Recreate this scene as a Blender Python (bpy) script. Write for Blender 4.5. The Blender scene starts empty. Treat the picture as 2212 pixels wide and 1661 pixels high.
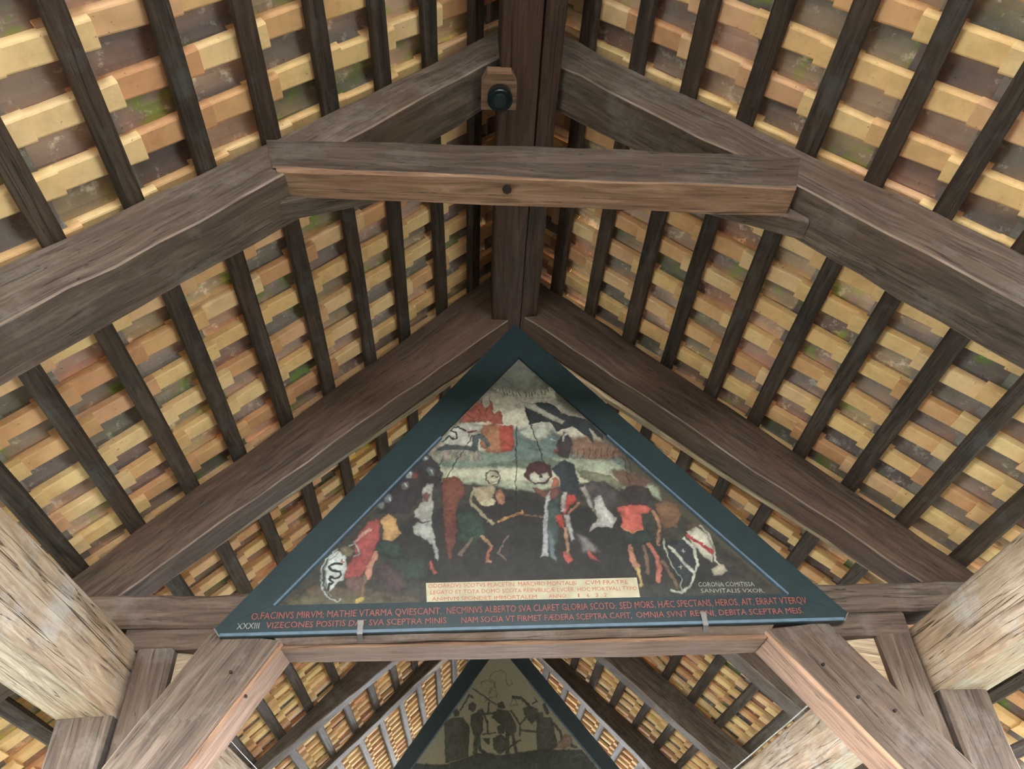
import bpy, math, random
import numpy as np
from mathutils import Vector, Matrix

random.seed(7)
RNG = np.random.default_rng(7)
SC = bpy.context.scene
COL = SC.collection

# ------------------------------------------------------------------ camera
cam_data = bpy.data.cameras.new('camera')
cam = bpy.data.objects.new('camera', cam_data)
COL.objects.link(cam)
CF = Vector((0.0638953, 0.7707164, 0.6339666))
CR = Vector((0.9979464, -0.0464670, -0.0440895))
CU = Vector((0.0045220, -0.6354818, 0.7721026))
M = Matrix((CR, CU, -CF)).transposed().to_4x4()
M.translation = Vector((-0.315, 0.0, 1.6))
cam.matrix_world = M
cam_data.sensor_fit = 'HORIZONTAL'
cam_data.sensor_width = 36.0
cam_data.lens = 36.0 * 1606.7 / 2212.0
cam_data.clip_start = 0.05
cam_data.clip_end = 500
SC.camera = cam

# ------------------------------------------------------------------ bright overcast sky, exposure
world = bpy.data.worlds.new('sky')
SC.world = world
world.use_nodes = True
wn = world.node_tree
wn.nodes['Background'].inputs[0].default_value = (0.95, 0.97, 1.0, 1)
wn.nodes['Background'].inputs[1].default_value = 1.0
SC.view_settings.view_transform = 'Standard'
SC.view_settings.look = 'None'
SC.view_settings.gamma = 1.0
SC.view_settings.use_curve_mapping = False
SC.view_settings.exposure = 5.5
SC.cycles.max_bounces = 8
SC.cycles.diffuse_bounces = 6

# ------------------------------------------------------------------ layout numbers (metres)
TAN = 1.03685
COSR = 1 / math.hypot(1, TAN)
SINR = TAN * COSR
RIDGE = 5.4
Y0, Y1 = -9.0, 17.0
PITCH = 0.21
S_L, S_R, S_D = 0.333, 0.381, 0.3011

def roof_z(x):
    return RIDGE - TAN * abs(x)

def srgb(c):
    out = []
    for v in c[:3]:
        v = v / 255.0
        out.append(v / 12.92 if v <= 0.04045 else ((v + 0.055) / 1.055) ** 2.4)
    return tuple(out) + (1.0,)

# ------------------------------------------------------------------ materials
def new_mat(name, rough=0.8, spec=0.3):
    m = bpy.data.materials.new(name)
    m.use_nodes = True
    nt = m.node_tree
    b = nt.nodes['Principled BSDF']
    b.inputs['Roughness'].default_value = rough
    b.inputs['Specular IOR Level'].default_value = spec
    return m, nt, b

def nd(nt, kind, **kw):
    n = nt.nodes.new(kind)
    for k, v in kw.items():
        setattr(n, k, v)
    return n

def ramp(nt, stops, interp='LINEAR'):
    r = nt.nodes.new('ShaderNodeValToRGB')
    r.color_ramp.interpolation = interp
    e = r.color_ramp.elements
    while len(e) < len(stops):
        e.new(0.5)
    for i, (p, c) in enumerate(stops):
        e[i].position = p
        e[i].color = c if len(c) == 4 else tuple(c) + (1,)
    return r

def mix(nt, a, b, fac, blend='MIX'):
    n = nt.nodes.new('ShaderNodeMix')
    n.data_type = 'RGBA'
    n.blend_type = blend
    for sock, v in ((n.inputs[6], a), (n.inputs[7], b), (n.inputs[0], fac)):
        if hasattr(v, 'links') or hasattr(v, 'is_linked'):
            nt.links.new(v, sock)
        else:
            sock.default_value = v
    return n.outputs[2]

def local_coords(nt, scale, spread=23.0):
    """object-local coordinates shifted by a random amount per object"""
    tc = nd(nt, 'ShaderNodeTexCoord')
    oi = nd(nt, 'ShaderNodeObjectInfo')
    mul = nd(nt, 'ShaderNodeMath', operation='MULTIPLY')
    nt.links.new(oi.outputs['Random'], mul.inputs[0])
    mul.inputs[1].default_value = spread
    add = nd(nt, 'ShaderNodeVectorMath', operation='ADD')
    nt.links.new(tc.outputs['Object'], add.inputs[0])
    nt.links.new(mul.outputs[0], add.inputs[1])
    mp = nd(nt, 'ShaderNodeMapping')
    mp.inputs['Scale'].default_value = scale
    nt.links.new(add.outputs[0], mp.inputs[0])
    return mp.outputs[0], add.outputs[0], oi.outputs['Random']

def noise(nt, vec, scale, detail=6, rough=0.6, dist=0.0):
    n = nd(nt, 'ShaderNodeTexNoise')
    n.inputs['Scale'].default_value = scale
    n.inputs['Detail'].default_value = detail
    n.inputs['Roughness'].default_value = rough
    n.inputs['Distortion'].default_value = dist
    nt.links.new(vec, n.inputs['Vector'])
    return n.outputs[0]

def wood(name, dark, mid, light, tint=(120, 70, 45), tint_amt=0.35, rough=0.75, bump=0.5, crack=0.75, grey=None):
    m, nt, b = new_mat(name, rough)
    vg, v0, rnd = local_coords(nt, (1.0, 11.0, 11.0))
    g = noise(nt, vg, 3.0, 8, 0.62, 0.9)
    r = ramp(nt, [(0.28, srgb(dark)), (0.5, srgb(mid)), (0.74, srgb(light))])
    nt.links.new(g, r.inputs[0])
    big = noise(nt, v0, 1.6, 4, 0.6)
    rb = ramp(nt, [(0.42, (0, 0, 0)), (0.62, (1, 1, 1))])
    nt.links.new(big, rb.inputs[0])
    sc = nd(nt, 'ShaderNodeMath', operation='MULTIPLY')
    nt.links.new(rb.outputs[0], sc.inputs[0]); sc.inputs[1].default_value = tint_amt
    c = mix(nt, r.outputs[0], srgb(tint), sc.outputs[0])
    if grey:
        gp = noise(nt, v0, 4.5, 6, 0.7)
        rg = ramp(nt, [(0.52, (0, 0, 0)), (0.68, (1, 1, 1))])
        nt.links.new(gp, rg.inputs[0])
        s2 = nd(nt, 'ShaderNodeMath', operation='MULTIPLY')
        nt.links.new(rg.outputs[0], s2.inputs[0]); s2.inputs[1].default_value = 0.55
        c = mix(nt, c, srgb(grey), s2.outputs[0])
    # long drying cracks
    mp = nd(nt, 'ShaderNodeMapping'); mp.inputs['Scale'].default_value = (0.22, 13.0, 13.0)
    nt.links.new(v0, mp.inputs[0])
    ck = noise(nt, mp.outputs[0], 2.2, 3, 0.5, 0.4)
    rc = ramp(nt, [(0.492, (1, 1, 1)), (0.5, (0, 0, 0)), (0.508, (1, 1, 1))])
    nt.links.new(ck, rc.inputs[0])
    inv = nd(nt, 'ShaderNodeMath', operation='MULTIPLY_ADD')
    nt.links.new(rc.outputs[0], inv.inputs[0]); inv.inputs[1].default_value = crack; inv.inputs[2].default_value = 1 - crack
    c = mix(nt, c, inv.outputs[0], 1.0, 'MULTIPLY')
    # per-timber brightness
    hv = nd(nt, 'ShaderNodeHueSaturation')
    mr = nd(nt, 'ShaderNodeMapRange')
    nt.links.new(rnd, mr.inputs[0]); mr.inputs[3].default_value = 0.8; mr.inputs[4].default_value = 1.2
    nt.links.new(mr.outputs[0], hv.inputs['Value'])
    nt.links.new(c, hv.inputs['Color'])
    nt.links.new(hv.outputs[0], b.inputs['Base Color'])
    bp = nd(nt, 'ShaderNodeBump'); bp.inputs['Strength'].default_value = bump; bp.inputs['Distance'].default_value = 0.012
    ad = nd(nt, 'ShaderNodeMath', operation='ADD')
    nt.links.new(g, ad.inputs[0]); nt.links.new(inv.outputs[0], ad.inputs[1])
    nt.links.new(ad.outputs[0], bp.inputs['Height'])
    nt.links.new(bp.outputs[0], b.inputs['Normal'])
    return m

W_OLD = wood('old_brown_timber', (52, 42, 35), (82, 70, 60), (114, 99, 87), tint=(94, 70, 55), grey=(118, 110, 102))
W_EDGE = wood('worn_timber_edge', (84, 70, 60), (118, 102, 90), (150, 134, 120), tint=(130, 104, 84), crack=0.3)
W_RAFTER = wood('red_brown_timber', (44, 35, 29), (73, 59, 49), (102, 85, 72), tint=(96, 70, 55), tint_amt=0.45)
W_RIDGE = wood('dark_ridge_timber', (34, 25, 21), (60, 45, 37), (86, 66, 54), tint=(84, 54, 40))
W_BATTEN = wood('batten_wood', (34, 30, 27), (64, 54, 47), (94, 81, 70), tint=(84, 62, 48), grey=(88, 88, 88))
W_ORANGE = wood('orange_brown_timber', (84, 63, 48), (128, 98, 76), (162, 130, 106), tint=(136, 98, 74))  # lamp block's own colour; elsewhere it paints in beam undersides lit from below
W_PLATE = wood('weathered_pale_timber', (116, 96, 78), (166, 146, 124), (204, 188, 166), tint=(186, 150, 108), grey=(186, 184, 180), bump=0.9)
W_LATH = wood('pale_lath', (104, 88, 68), (156, 138, 112), (196, 180, 150), tint=(160, 124, 84), grey=(140, 140, 130))  # lath and wedge wood; also paints the lit undersides of the far rafters
W_PEG = wood('peg_wood', (22, 17, 14), (38, 30, 25), (52, 42, 34), tint=(30, 22, 18))

def tile_mat(name, stops, rough, moss=False):
    m, nt, b = new_mat(name, rough, 0.2)
    vg, v0, rnd = local_coords(nt, (1, 1, 1), 57.0)
    geo = nd(nt, 'ShaderNodeNewGeometry')
    # a random number per tile, whether it is its own object or one of many in a mesh
    a = nd(nt, 'ShaderNodeMath', operation='ADD')
    nt.links.new(rnd, a.inputs[0]); nt.links.new(geo.outputs['Random Per Island'], a.inputs[1])
    fr = nd(nt, 'ShaderNodeMath', operation='MULTIPLY'); nt.links.new(a.outputs[0], fr.inputs[0]); fr.inputs[1].default_value = 7.31
    f2 = nd(nt, 'ShaderNodeMath', operation='FRACT'); nt.links.new(fr.outputs[0], f2.inputs[0])
    r = ramp(nt, stops); nt.links.new(f2.outputs[0], r.inputs[0])
    sh = nd(nt, 'ShaderNodeVectorMath', operation='ADD'); nt.links.new(v0, sh.inputs[0])
    m3 = nd(nt, 'ShaderNodeMath', operation='MULTIPLY'); nt.links.new(f2.outputs[0], m3.inputs[0]); m3.inputs[1].default_value = 31.0
    nt.links.new(m3.outputs[0], sh.inputs[1])
    n1 = noise(nt, sh.outputs[0], 9.0, 7, 0.65)
    rn = ramp(nt, [(0.3, (0.80, 0.76, 0.72)), (0.55, (1, 1, 1)), (0.8, (1.08, 1.06, 1.0))])
    nt.links.new(n1, rn.inputs[0])
    c = mix(nt, r.outputs[0], rn.outputs[0], 1.0, 'MULTIPLY')
    spk = noise(nt, sh.outputs[0], 70.0, 3, 0.5)
    rs = ramp(nt, [(0.24, (0.45, 0.36, 0.30)), (0.31, (1, 1, 1))]); nt.links.new(spk, rs.inputs[0])
    c = mix(nt, c, rs.outputs[0], 1.0, 'MULTIPLY')
    if moss:
        n2 = noise(nt, sh.outputs[0], 6.0, 6, 0.7)
        rm = ramp(nt, [(0.52, (0, 0, 0)), (0.63, (1, 1, 1))]); nt.links.new(n2, rm.inputs[0])
        gate = nd(nt, 'ShaderNodeMath', operation='GREATER_THAN'); nt.links.new(f2.outputs[0], gate.inputs[0]); gate.inputs[1].default_value = 0.5
        mm = nd(nt, 'ShaderNodeMath', operation='MULTIPLY'); nt.links.new(rm.outputs[0], mm.inputs[0]); nt.links.new(gate.outputs[0], mm.inputs[1])
        c = mix(nt, c, srgb((124, 146, 84)), mm.outputs[0])
        n3 = noise(nt, sh.outputs[0], 14.0, 8, 0.75)
        rl = ramp(nt, [(0.56, (0, 0, 0)), (0.66, (1, 1, 1))]); nt.links.new(n3, rl.inputs[0])
        ml = nd(nt, 'ShaderNodeMath', operation='MULTIPLY'); nt.links.new(rl.outputs[0], ml.inputs[0]); ml.inputs[1].default_value = 0.75
        c = mix(nt, c, srgb((206, 204, 196)), ml.outputs[0])
    nt.links.new(c, b.inputs['Base Color'])
    bp = nd(nt, 'ShaderNodeBump'); bp.inputs['Strength'].default_value = 0.3; bp.inputs['Distance'].default_value = 0.006
    nt.links.new(n1, bp.inputs['Height']); nt.links.new(bp.outputs[0], b.inputs['Normal'])
    return m

T_NUN = tile_mat('clean_clay', [(0.0, srgb((216, 162, 120))), (0.15, srgb((234, 188, 136))), (0.45, srgb((248, 212, 150))), (0.75, srgb((250, 216, 164))), (1.0, srgb((230, 180, 140)))], 0.8)
T_MONK = tile_mat('mossy_clay', [(0.0, srgb((124, 112, 110))), (0.3, srgb((156, 144, 140))), (0.6, srgb((130, 128, 116))), (0.85, srgb((160, 150, 148))), (1.0, srgb((112, 102, 104)))], 0.9, True)

def plain(name, col, rough=0.6, metal=0.0, nscale=30.0, amt=0.25, spec=0.4):
    m, nt, b = new_mat(name, rough, spec)
    v, v0, rnd = local_coords(nt, (1, 1, 1))
    n = noise(nt, v, nscale, 5, 0.6)
    r = ramp(nt, [(0.3, (1 - amt,) * 3), (0.7, (1 + amt * 0.4,) * 3)])
    nt.links.new(n, r.inputs[0])
    c = mix(nt, srgb(col), r.outputs[0], 1.0, 'MULTIPLY')
    nt.links.new(c, b.inputs['Base Color'])
    b.inputs['Metallic'].default_value = metal
    return m

M_FRAME = plain('dark_green_paint', (30, 46, 48), 0.4, nscale=14)
M_BEVEL = plain('lit_bevel_blue_grey', (82, 102, 116), 0.5, nscale=20)  # tone of the frame's inner bevel with the light put into the colour
M_LABEL = plain('cream_paint', (172, 164, 138), 0.6, nscale=12)
M_RED = plain('red_paint', (140, 74, 64), 0.6, nscale=60)
M_REDB = plain('rust_paint', (168, 92, 64), 0.6, nscale=60)
M_WHITE = plain('white_paint', (140, 142, 132), 0.6, nscale=60)
M_METAL = plain('grey_iron', (120, 118, 114), 0.5, 0.6)
M_BLACK = plain('black_metal', (20, 30, 32), 0.35, 0.2)
M_LENS = plain('dark_lens', (30, 44, 46), 0.15, 0.0)
M_CABLE = plain('cable_sheath', (190, 186, 176), 0.5)
M_WATER = plain('river_water', (58, 66, 56), 0.2, nscale=2.0, spec=0.5)
M_BANK = plain('pale_ground', (190, 176, 150), 0.9, nscale=1.0)
def canvas_mat():
    m, nt, b = new_mat('painted_canvas', 0.42, 0.4)
    at = nd(nt, 'ShaderNodeAttribute'); at.attribute_name = 'paint'
    v, v0, rnd = local_coords(nt, (1, 1, 1))
    n = noise(nt, v, 60.0, 6, 0.7)
    r = ramp(nt, [(0.3, (0.82, 0.82, 0.82)), (0.7, (1.1, 1.1, 1.1))]); nt.links.new(n, r.inputs[0])
    c = mix(nt, at.outputs['Color'], r.outputs[0], 1.0, 'MULTIPLY')
    nt.links.new(c, b.inputs['Base Color'])
    return m
M_CANVAS = canvas_mat()

# ------------------------------------------------------------------ object helpers
def link(o, parent=None):
    COL.objects.link(o)
    if parent is not None:
        o.parent = parent
    return o

def tag(o, label=None, category=None, group=None, kind=None):
    if label: o['label'] = label
    if category: o['category'] = category
    if group: o['group'] = group
    if kind: o['kind'] = kind
    return o

def empty(name, loc=(0, 0, 0)):
    o = bpy.data.objects.new(name, None)
    o.empty_display_size = 0.2
    o.location = loc
    return link(o)

def mesh_obj(name, verts, faces, mat, parent=None, mw=None, smooth=False):
    """verts in world space; stored in the local frame mw"""
    mw = mw or Matrix.Identity(4)
    inv = mw.inverted()
    me = bpy.data.meshes.new(name)
    me.from_pydata([tuple(inv @ Vector(v)) for v in verts], [], faces)
    me.materials.append(mat)
    if smooth:
        me.polygons.foreach_set('use_smooth', [True] * len(me.polygons))
    me.update()
    o = bpy.data.objects.new(name, me)
    link(o, parent)
    off = Matrix.Translation(-parent.location) if parent is not None else Matrix.Identity(4)
    # nested part: its parent's own basis has to be undone as well
    if parent is not None and parent.parent is not None:
        off = (Matrix.Translation(parent.parent.location) @ parent.matrix_basis).inverted()
    elif parent is not None:
        off = parent.matrix_basis.inverted()
    o.matrix_basis = off @ mw
    return o

def timber(name, q0, q1, mat, parent=None, n=12, jit=0.005, cham=0.012, face_mats=None, bend=None, worn=False):
    """a hewn timber between two end quads (corners in matching order)"""
    q0 = [Vector(v) for v in q0]; q1 = [Vector(v) for v in q1]
    a = sum(q0, Vector()) / 4; b = sum(q1, Vector()) / 4
    X = (b - a).normalized()
    Zr = (q0[0] - q0[3]).normalized()
    Yv = Zr.cross(X).normalized(); Z = X.cross(Yv)
    mw = Matrix((X, Yv, Z)).transposed().to_4x4(); mw.translation = a
    ph = [random.uniform(0, 9) for _ in range(24)]
    verts = []
    for i in range(n + 1):
        t = i / n
        q = [q0[k].lerp(q1[k], t) for k in range(4)]
        if bend:
            q = [p + bend(t) for p in q]
        L = (b - a).length * t
        for k in range(4):
            c = q[k]
            dj = Vector(((math.sin(L * 2.1 + ph[k]) + 0.6 * math.sin(L * 6.7 + ph[k + 4]) + 0.5 * math.sin(L * 15.1 + ph[k + 16])) * jit,
                         0, (math.sin(L * 1.7 + ph[k + 8]) + 0.6 * math.sin(L * 5.9 + ph[k + 12]) + 0.5 * math.sin(L * 17.3 + ph[k + 20])) * jit))
            if abs(X.z) > 0.9:
                dj = Vector((dj.x, dj.z, 0))
            elif abs(X.y) < 0.3:
                dj = Vector((0, dj.x, dj.z))
            for o_ in (q[(k - 1) % 4], q[(k + 1) % 4]):
                d = o_ - c
                verts.append(c + d.normalized() * min(cham, d.length * 0.3) + dj)
    faces = []
    for i in range(n):
        for k in range(8):
            p, r = i * 8 + k, i * 8 + (k + 1) % 8
            faces.append((p, r, r + 8, p + 8))
    faces.append(tuple(range(7, -1, -1)))
    faces.append(tuple(n * 8 + k for k in range(8)))
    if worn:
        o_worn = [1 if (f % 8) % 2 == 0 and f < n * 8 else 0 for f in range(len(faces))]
    # orientation: make outward
    o = mesh_obj(name, verts, faces, mat, parent, mw)
    me = o.data
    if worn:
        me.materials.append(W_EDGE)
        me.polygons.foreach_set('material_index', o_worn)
    c0 = sum((v.co for v in me.vertices), Vector()) / len(me.vertices)
    p = me.polygons[1]
    ctr = Vector(p.center); axis_pt = Vector((ctr.x, 0, 0))
    if (ctr - axis_pt).dot(p.normal) < 0:
        me.flip_normals()
    return o

def slab(name, pts, ya, yb, mat, parent=None, **kw):
    """timber lying across the bridge: four (x,z) near-face corners top0, top1, low1, low0"""
    t0, t1, l1, l0 = pts
    q0 = [(t0[0], ya, t0[1]), (t0[0], yb, t0[1]), (l0[0], yb, l0[1]), (l0[0], ya, l0[1])]
    q1 = [(t1[0], ya, t1[1]), (t1[0], yb, t1[1]), (l1[0], yb, l1[1]), (l1[0], ya, l1[1])]
    return timber(name, q0, q1, mat, parent, **kw)

def ybeam(name, x0, x1, z0, z1, ya, yb, mat, parent=None, **kw):
    q = lambda y: [(x0, y, z1), (x1, y, z1), (x1, y, z0), (x0, y, z0)]
    return timber(name, q(ya), q(yb), mat, parent, **kw)

def post(name, x0, x1, y0, y1, z0, z1, mat, parent=None, **kw):
    q = lambda z: [(x0, y0, z), (x1, y0, z), (x1, y1, z), (x0, y1, z)]
    return timber(name, q(z0), q(z1), mat, parent, **kw)

def disc(name, c, axis, r, h, mat, parent=None, n=14, r2=None):
    axis = Vector(axis).normalized()
    u = axis.orthogonal().normalized(); w = axis.cross(u)
    r2 = r if r2 is None else r2
    c = Vector(c)
    vs = [c + (u * math.cos(2 * math.pi * k / n) + w * math.sin(2 * math.pi * k / n)) * r for k in range(n)]
    vs += [c + axis * h + (u * math.cos(2 * math.pi * k / n) + w * math.sin(2 * math.pi * k / n)) * r2 for k in range(n)]
    fs = [(k, (k + 1) % n, n + (k + 1) % n, n + k) for k in range(n)] + [tuple(range(n - 1, -1, -1)), tuple(range(n, 2 * n))]
    mw = Matrix.Translation(c)
    return mesh_obj(name, vs, fs, mat, parent, mw)
PAINT_NEAR = [
('P',(96,97,84),[(-0.005,4.495),(-0.324,4.025),(0.281,4.02)],0.01),
('P',(150,142,122),[(-0.195,4.201),(0.168,4.199),(0.47,3.716),(-0.561,3.73)],0.06),
('P',(172,164,140),[(-0.121,4.087),(0.058,4.101),(0.331,4.019),(0.477,3.774),(-0.324,3.756),(-0.373,3.933)],0.06),
('P',(150,148,124),[(-0.165,4.236),(-0.102,4.222),(0.016,4.199),(0.13,4.221),(0.197,4.239),(0.19,4.157),(0.083,4.149),(-0.028,4.159),(-0.124,4.195)],0.008),
('L',(62,60,50),[(-0.141,4.23),(-0.137,4.214)],0.0026,0.004),
('L',(62,60,50),[(-0.123,4.225),(-0.119,4.209)],0.0026,0.004),
('L',(62,60,50),[(-0.105,4.22),(-0.101,4.204)],0.0026,0.004),
('L',(62,60,50),[(-0.068,4.211),(-0.065,4.195)],0.0026,0.004),
('L',(62,60,50),[(-0.05,4.207),(-0.047,4.192)],0.0026,0.004),
('L',(62,60,50),[(-0.032,4.204),(-0.029,4.189)],0.0026,0.004),
('L',(62,60,50),[(-0.014,4.202),(-0.011,4.186)],0.0026,0.004),
('L',(62,60,50),[(0.022,4.2),(0.026,4.184)],0.0026,0.004),
('L',(62,60,50),[(0.041,4.2),(0.044,4.185)],0.0026,0.004),
('L',(62,60,50),[(0.059,4.201),(0.062,4.186)],0.0026,0.004),
('L',(62,60,50),[(0.078,4.203),(0.081,4.188)],0.0026,0.004),
('L',(62,60,50),[(0.115,4.209),(0.118,4.194)],0.0026,0.004),
('L',(62,60,50),[(0.133,4.213),(0.136,4.198)],0.0026,0.004),
('L',(62,60,50),[(0.152,4.218),(0.155,4.203)],0.0026,0.004),
('L',(62,60,50),[(0.171,4.223),(0.174,4.207)],0.0026,0.004),
('L',(62,60,50),[(-0.096,4.2),(-0.093,4.186)],0.0026,0.004),
('L',(62,60,50),[(-0.079,4.196),(-0.076,4.182)],0.0026,0.004),
('L',(62,60,50),[(-0.044,4.188),(-0.041,4.175)],0.0026,0.004),
('L',(62,60,50),[(-0.027,4.185),(-0.024,4.172)],0.0026,0.004),
('L',(62,60,50),[(-0.009,4.183),(-0.007,4.169)],0.0026,0.004),
('L',(62,60,50),[(0.026,4.181),(0.028,4.167)],0.0026,0.004),
('L',(62,60,50),[(0.043,4.181),(0.046,4.168)],0.0026,0.004),
('L',(62,60,50),[(0.061,4.182),(0.063,4.169)],0.0026,0.004),
('L',(62,60,50),[(0.096,4.187),(0.099,4.174)],0.0026,0.004),
('L',(62,60,50),[(0.114,4.19),(0.117,4.177)],0.0026,0.004),
('L',(62,60,50),[(0.132,4.194),(0.134,4.181)],0.0026,0.004),
('P',(88,104,98),[(-0.076,3.945),(0.124,3.959),(0.206,3.897),(0.289,3.851),(0.5,3.759),(0.539,3.687),(-0.56,3.702),(-0.468,3.801),(-0.179,3.797)],0.03),
('P',(88,108,100),[(-0.04,3.903),(-0.001,3.878),(0.065,3.869),(0.162,3.909),(0.161,3.796),(0.087,3.804),(-0.004,3.821)],0.02),
('P',(158,160,138),[(-0.019,3.927),(0.044,3.968),(0.134,3.989),(0.159,3.959),(0.126,3.885),(0.065,3.865),(-0.001,3.886)],0.015),
('P',(140,148,120),[(-0.491,3.772),(-0.3,3.718),(-0.038,3.723),(0.158,3.764),(0.449,3.746),(0.665,3.573),(0.675,3.491),(-0.644,3.513)],0.02),
('P',(104,122,102),[(-0.48,3.801),(-0.179,3.806),(-0.036,3.766),(-0.086,3.715),(-0.324,3.693),(-0.49,3.729)],0.02),
('P',(170,168,138),[(-0.442,3.7),(-0.014,3.709),(0.297,3.69),(0.624,3.615),(0.57,3.574),(0.027,3.61),(-0.418,3.644)],0.02),
('P',(92,104,84),[(-0.181,3.725),(0.11,3.764),(0.227,3.72),(0.056,3.679)],0.02),
('P',(150,72,54),[(-0.347,3.989),(-0.313,4.048),(-0.279,4.082),(-0.251,4.117),(-0.244,4.143),(-0.23,4.116),(-0.219,4.16),(-0.21,4.081),(-0.183,4.099),(-0.169,4.173),(-0.158,4.098),(-0.15,4.046),(-0.128,4.072),(-0.115,4.055),(-0.108,3.978),(-0.179,3.975),(-0.212,3.996)],0.006),
('P',(196,160,130),[(-0.202,3.996),(-0.185,4.008),(-0.172,3.996),(-0.179,3.977),(-0.196,3.979)],0.006),
('P',(150,96,60),[(-0.229,3.971),(-0.172,3.979),(-0.057,3.969),(-0.057,3.83),(-0.071,3.802),(-0.124,3.795),(-0.196,3.8),(-0.235,3.832)],0.006),
('P',(160,62,44),[(-0.132,3.97),(-0.057,3.968),(-0.054,3.822),(-0.078,3.802),(-0.124,3.799)],0.012),
('L',(120,52,40),[(-0.3,4.048),(-0.266,4.013)],0.0029,0.004),
('L',(120,52,40),[(-0.238,4.082),(-0.235,4.013)],0.0023,0.004),
('L',(120,52,40),[(-0.197,4.081),(-0.195,4.021)],0.0023,0.004),
('P',(160,158,140),[(-0.387,3.964),(-0.32,3.997),(-0.213,3.971),(-0.24,3.913),(-0.307,3.841),(-0.406,3.842),(-0.445,3.859)],0.01),
('L',(34,40,42),[(-0.432,3.867),(-0.4,3.903),(-0.373,3.882),(-0.354,3.89),(-0.36,3.927),(-0.387,3.935),(-0.374,3.964),(-0.347,3.964),(-0.307,3.934)],0.005,0.004),
('L',(150,50,40),[(-0.294,3.926),(-0.253,3.934)],0.0041,0.004),
('L',(150,50,40),[(-0.29,3.922),(-0.294,3.893)],0.0029,0.004),
('P',(74,84,84),[(-0.274,3.905),(-0.227,3.917),(-0.188,3.88),(-0.182,3.84),(-0.202,3.824),(-0.215,3.864),(-0.241,3.881),(-0.249,3.801),(-0.217,3.753),(-0.256,3.754),(-0.281,3.841)],0.006),
('P',(60,68,66),[(-0.458,3.827),(-0.413,3.85),(-0.321,3.841),(-0.248,3.832),(-0.242,3.801),(-0.321,3.813),(-0.412,3.811),(-0.464,3.807)],0.01),
('P',(150,140,112),[(-0.49,3.804),(-0.477,3.811),(-0.467,3.78),(-0.472,3.737),(-0.488,3.757)],0.008),
('P',(142,134,112),[(-0.468,3.797),(-0.455,3.811),(-0.445,3.779),(-0.45,3.737),(-0.466,3.756)],0.008),
('P',(134,128,112),[(-0.446,3.79),(-0.433,3.811),(-0.423,3.779),(-0.429,3.737),(-0.444,3.756)],0.008),
('P',(150,122,112),[(-0.424,3.803),(-0.411,3.81),(-0.401,3.779),(-0.407,3.736),(-0.422,3.756)],0.008),
('P',(142,140,112),[(-0.401,3.796),(-0.389,3.81),(-0.379,3.779),(-0.385,3.736),(-0.4,3.755)],0.008),
('P',(134,134,112),[(-0.379,3.79),(-0.366,3.81),(-0.356,3.778),(-0.363,3.736),(-0.378,3.755)],0.008),
('P',(150,128,112),[(-0.357,3.802),(-0.344,3.81),(-0.334,3.778),(-0.341,3.735),(-0.356,3.755)],0.008),
('P',(142,122,112),[(-0.335,3.795),(-0.322,3.809),(-0.312,3.778),(-0.319,3.735),(-0.334,3.755)],0.008),
('P',(134,140,112),[(-0.313,3.789),(-0.3,3.809),(-0.29,3.777),(-0.297,3.735),(-0.312,3.754)],0.008),
('P',(150,134,112),[(-0.291,3.801),(-0.277,3.809),(-0.268,3.777),(-0.275,3.734),(-0.29,3.754)],0.008),
('P',(142,128,112),[(-0.268,3.795),(-0.255,3.809),(-0.246,3.777),(-0.253,3.734),(-0.268,3.754)],0.008),
('P',(134,122,112),[(-0.246,3.788),(-0.233,3.808),(-0.224,3.777),(-0.231,3.734),(-0.246,3.753)],0.008),
('P',(120,88,66),[(0.256,3.883),(0.353,3.899),(0.466,3.832),(0.524,3.767),(0.442,3.745),(0.336,3.746),(0.235,3.795)],0.03),
('L',(96,60,48),[(0.25,3.818),(0.243,3.759)],0.0026,0.004),
('L',(150,102,76),[(0.266,3.816),(0.259,3.756)],0.0026,0.004),
('L',(96,60,48),[(0.282,3.813),(0.274,3.752)],0.0026,0.004),
('L',(150,102,76),[(0.298,3.818),(0.29,3.749)],0.0026,0.004),
('L',(96,60,48),[(0.314,3.815),(0.307,3.758)],0.0026,0.004),
('L',(150,102,76),[(0.33,3.813),(0.322,3.755)],0.0026,0.004),
('L',(96,60,48),[(0.346,3.817),(0.338,3.751)],0.0026,0.004),
('L',(150,102,76),[(0.362,3.815),(0.353,3.748)],0.0026,0.004),
('L',(96,60,48),[(0.378,3.812),(0.37,3.757)],0.0026,0.004),
('L',(150,102,76),[(0.394,3.817),(0.386,3.754)],0.0026,0.004),
('L',(96,60,48),[(0.41,3.814),(0.401,3.751)],0.0026,0.004),
('L',(150,102,76),[(0.426,3.811),(0.417,3.747)],0.0026,0.004),
('L',(96,60,48),[(0.443,3.816),(0.434,3.756)],0.0026,0.004),
('L',(150,102,76),[(0.458,3.814),(0.449,3.753)],0.0026,0.004),
('L',(96,60,48),[(0.474,3.811),(0.465,3.75)],0.0026,0.004),
('L',(150,102,76),[(0.491,3.816),(0.48,3.746)],0.0026,0.004),
('L',(96,60,48),[(0.507,3.813),(0.497,3.756)],0.0026,0.004),
('P',(44,50,50),[(0.035,4.114),(0.14,4.131),(0.193,4.095),(0.21,4.052),(0.364,3.999),(0.421,3.906),(0.421,3.873),(0.358,3.948),(0.374,3.849),(0.326,3.907),(0.264,3.958),(0.179,3.925),(0.15,3.993),(0.061,3.985),(0.036,3.968),(0.013,4.093)],0.006),
('P',(150,146,126),[(0.004,4.132),(0.069,4.114),(0.135,4.061),(0.226,3.996),(0.217,3.975),(0.152,4.01),(0.066,4.066),(0.01,4.101)],0.006),
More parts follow.
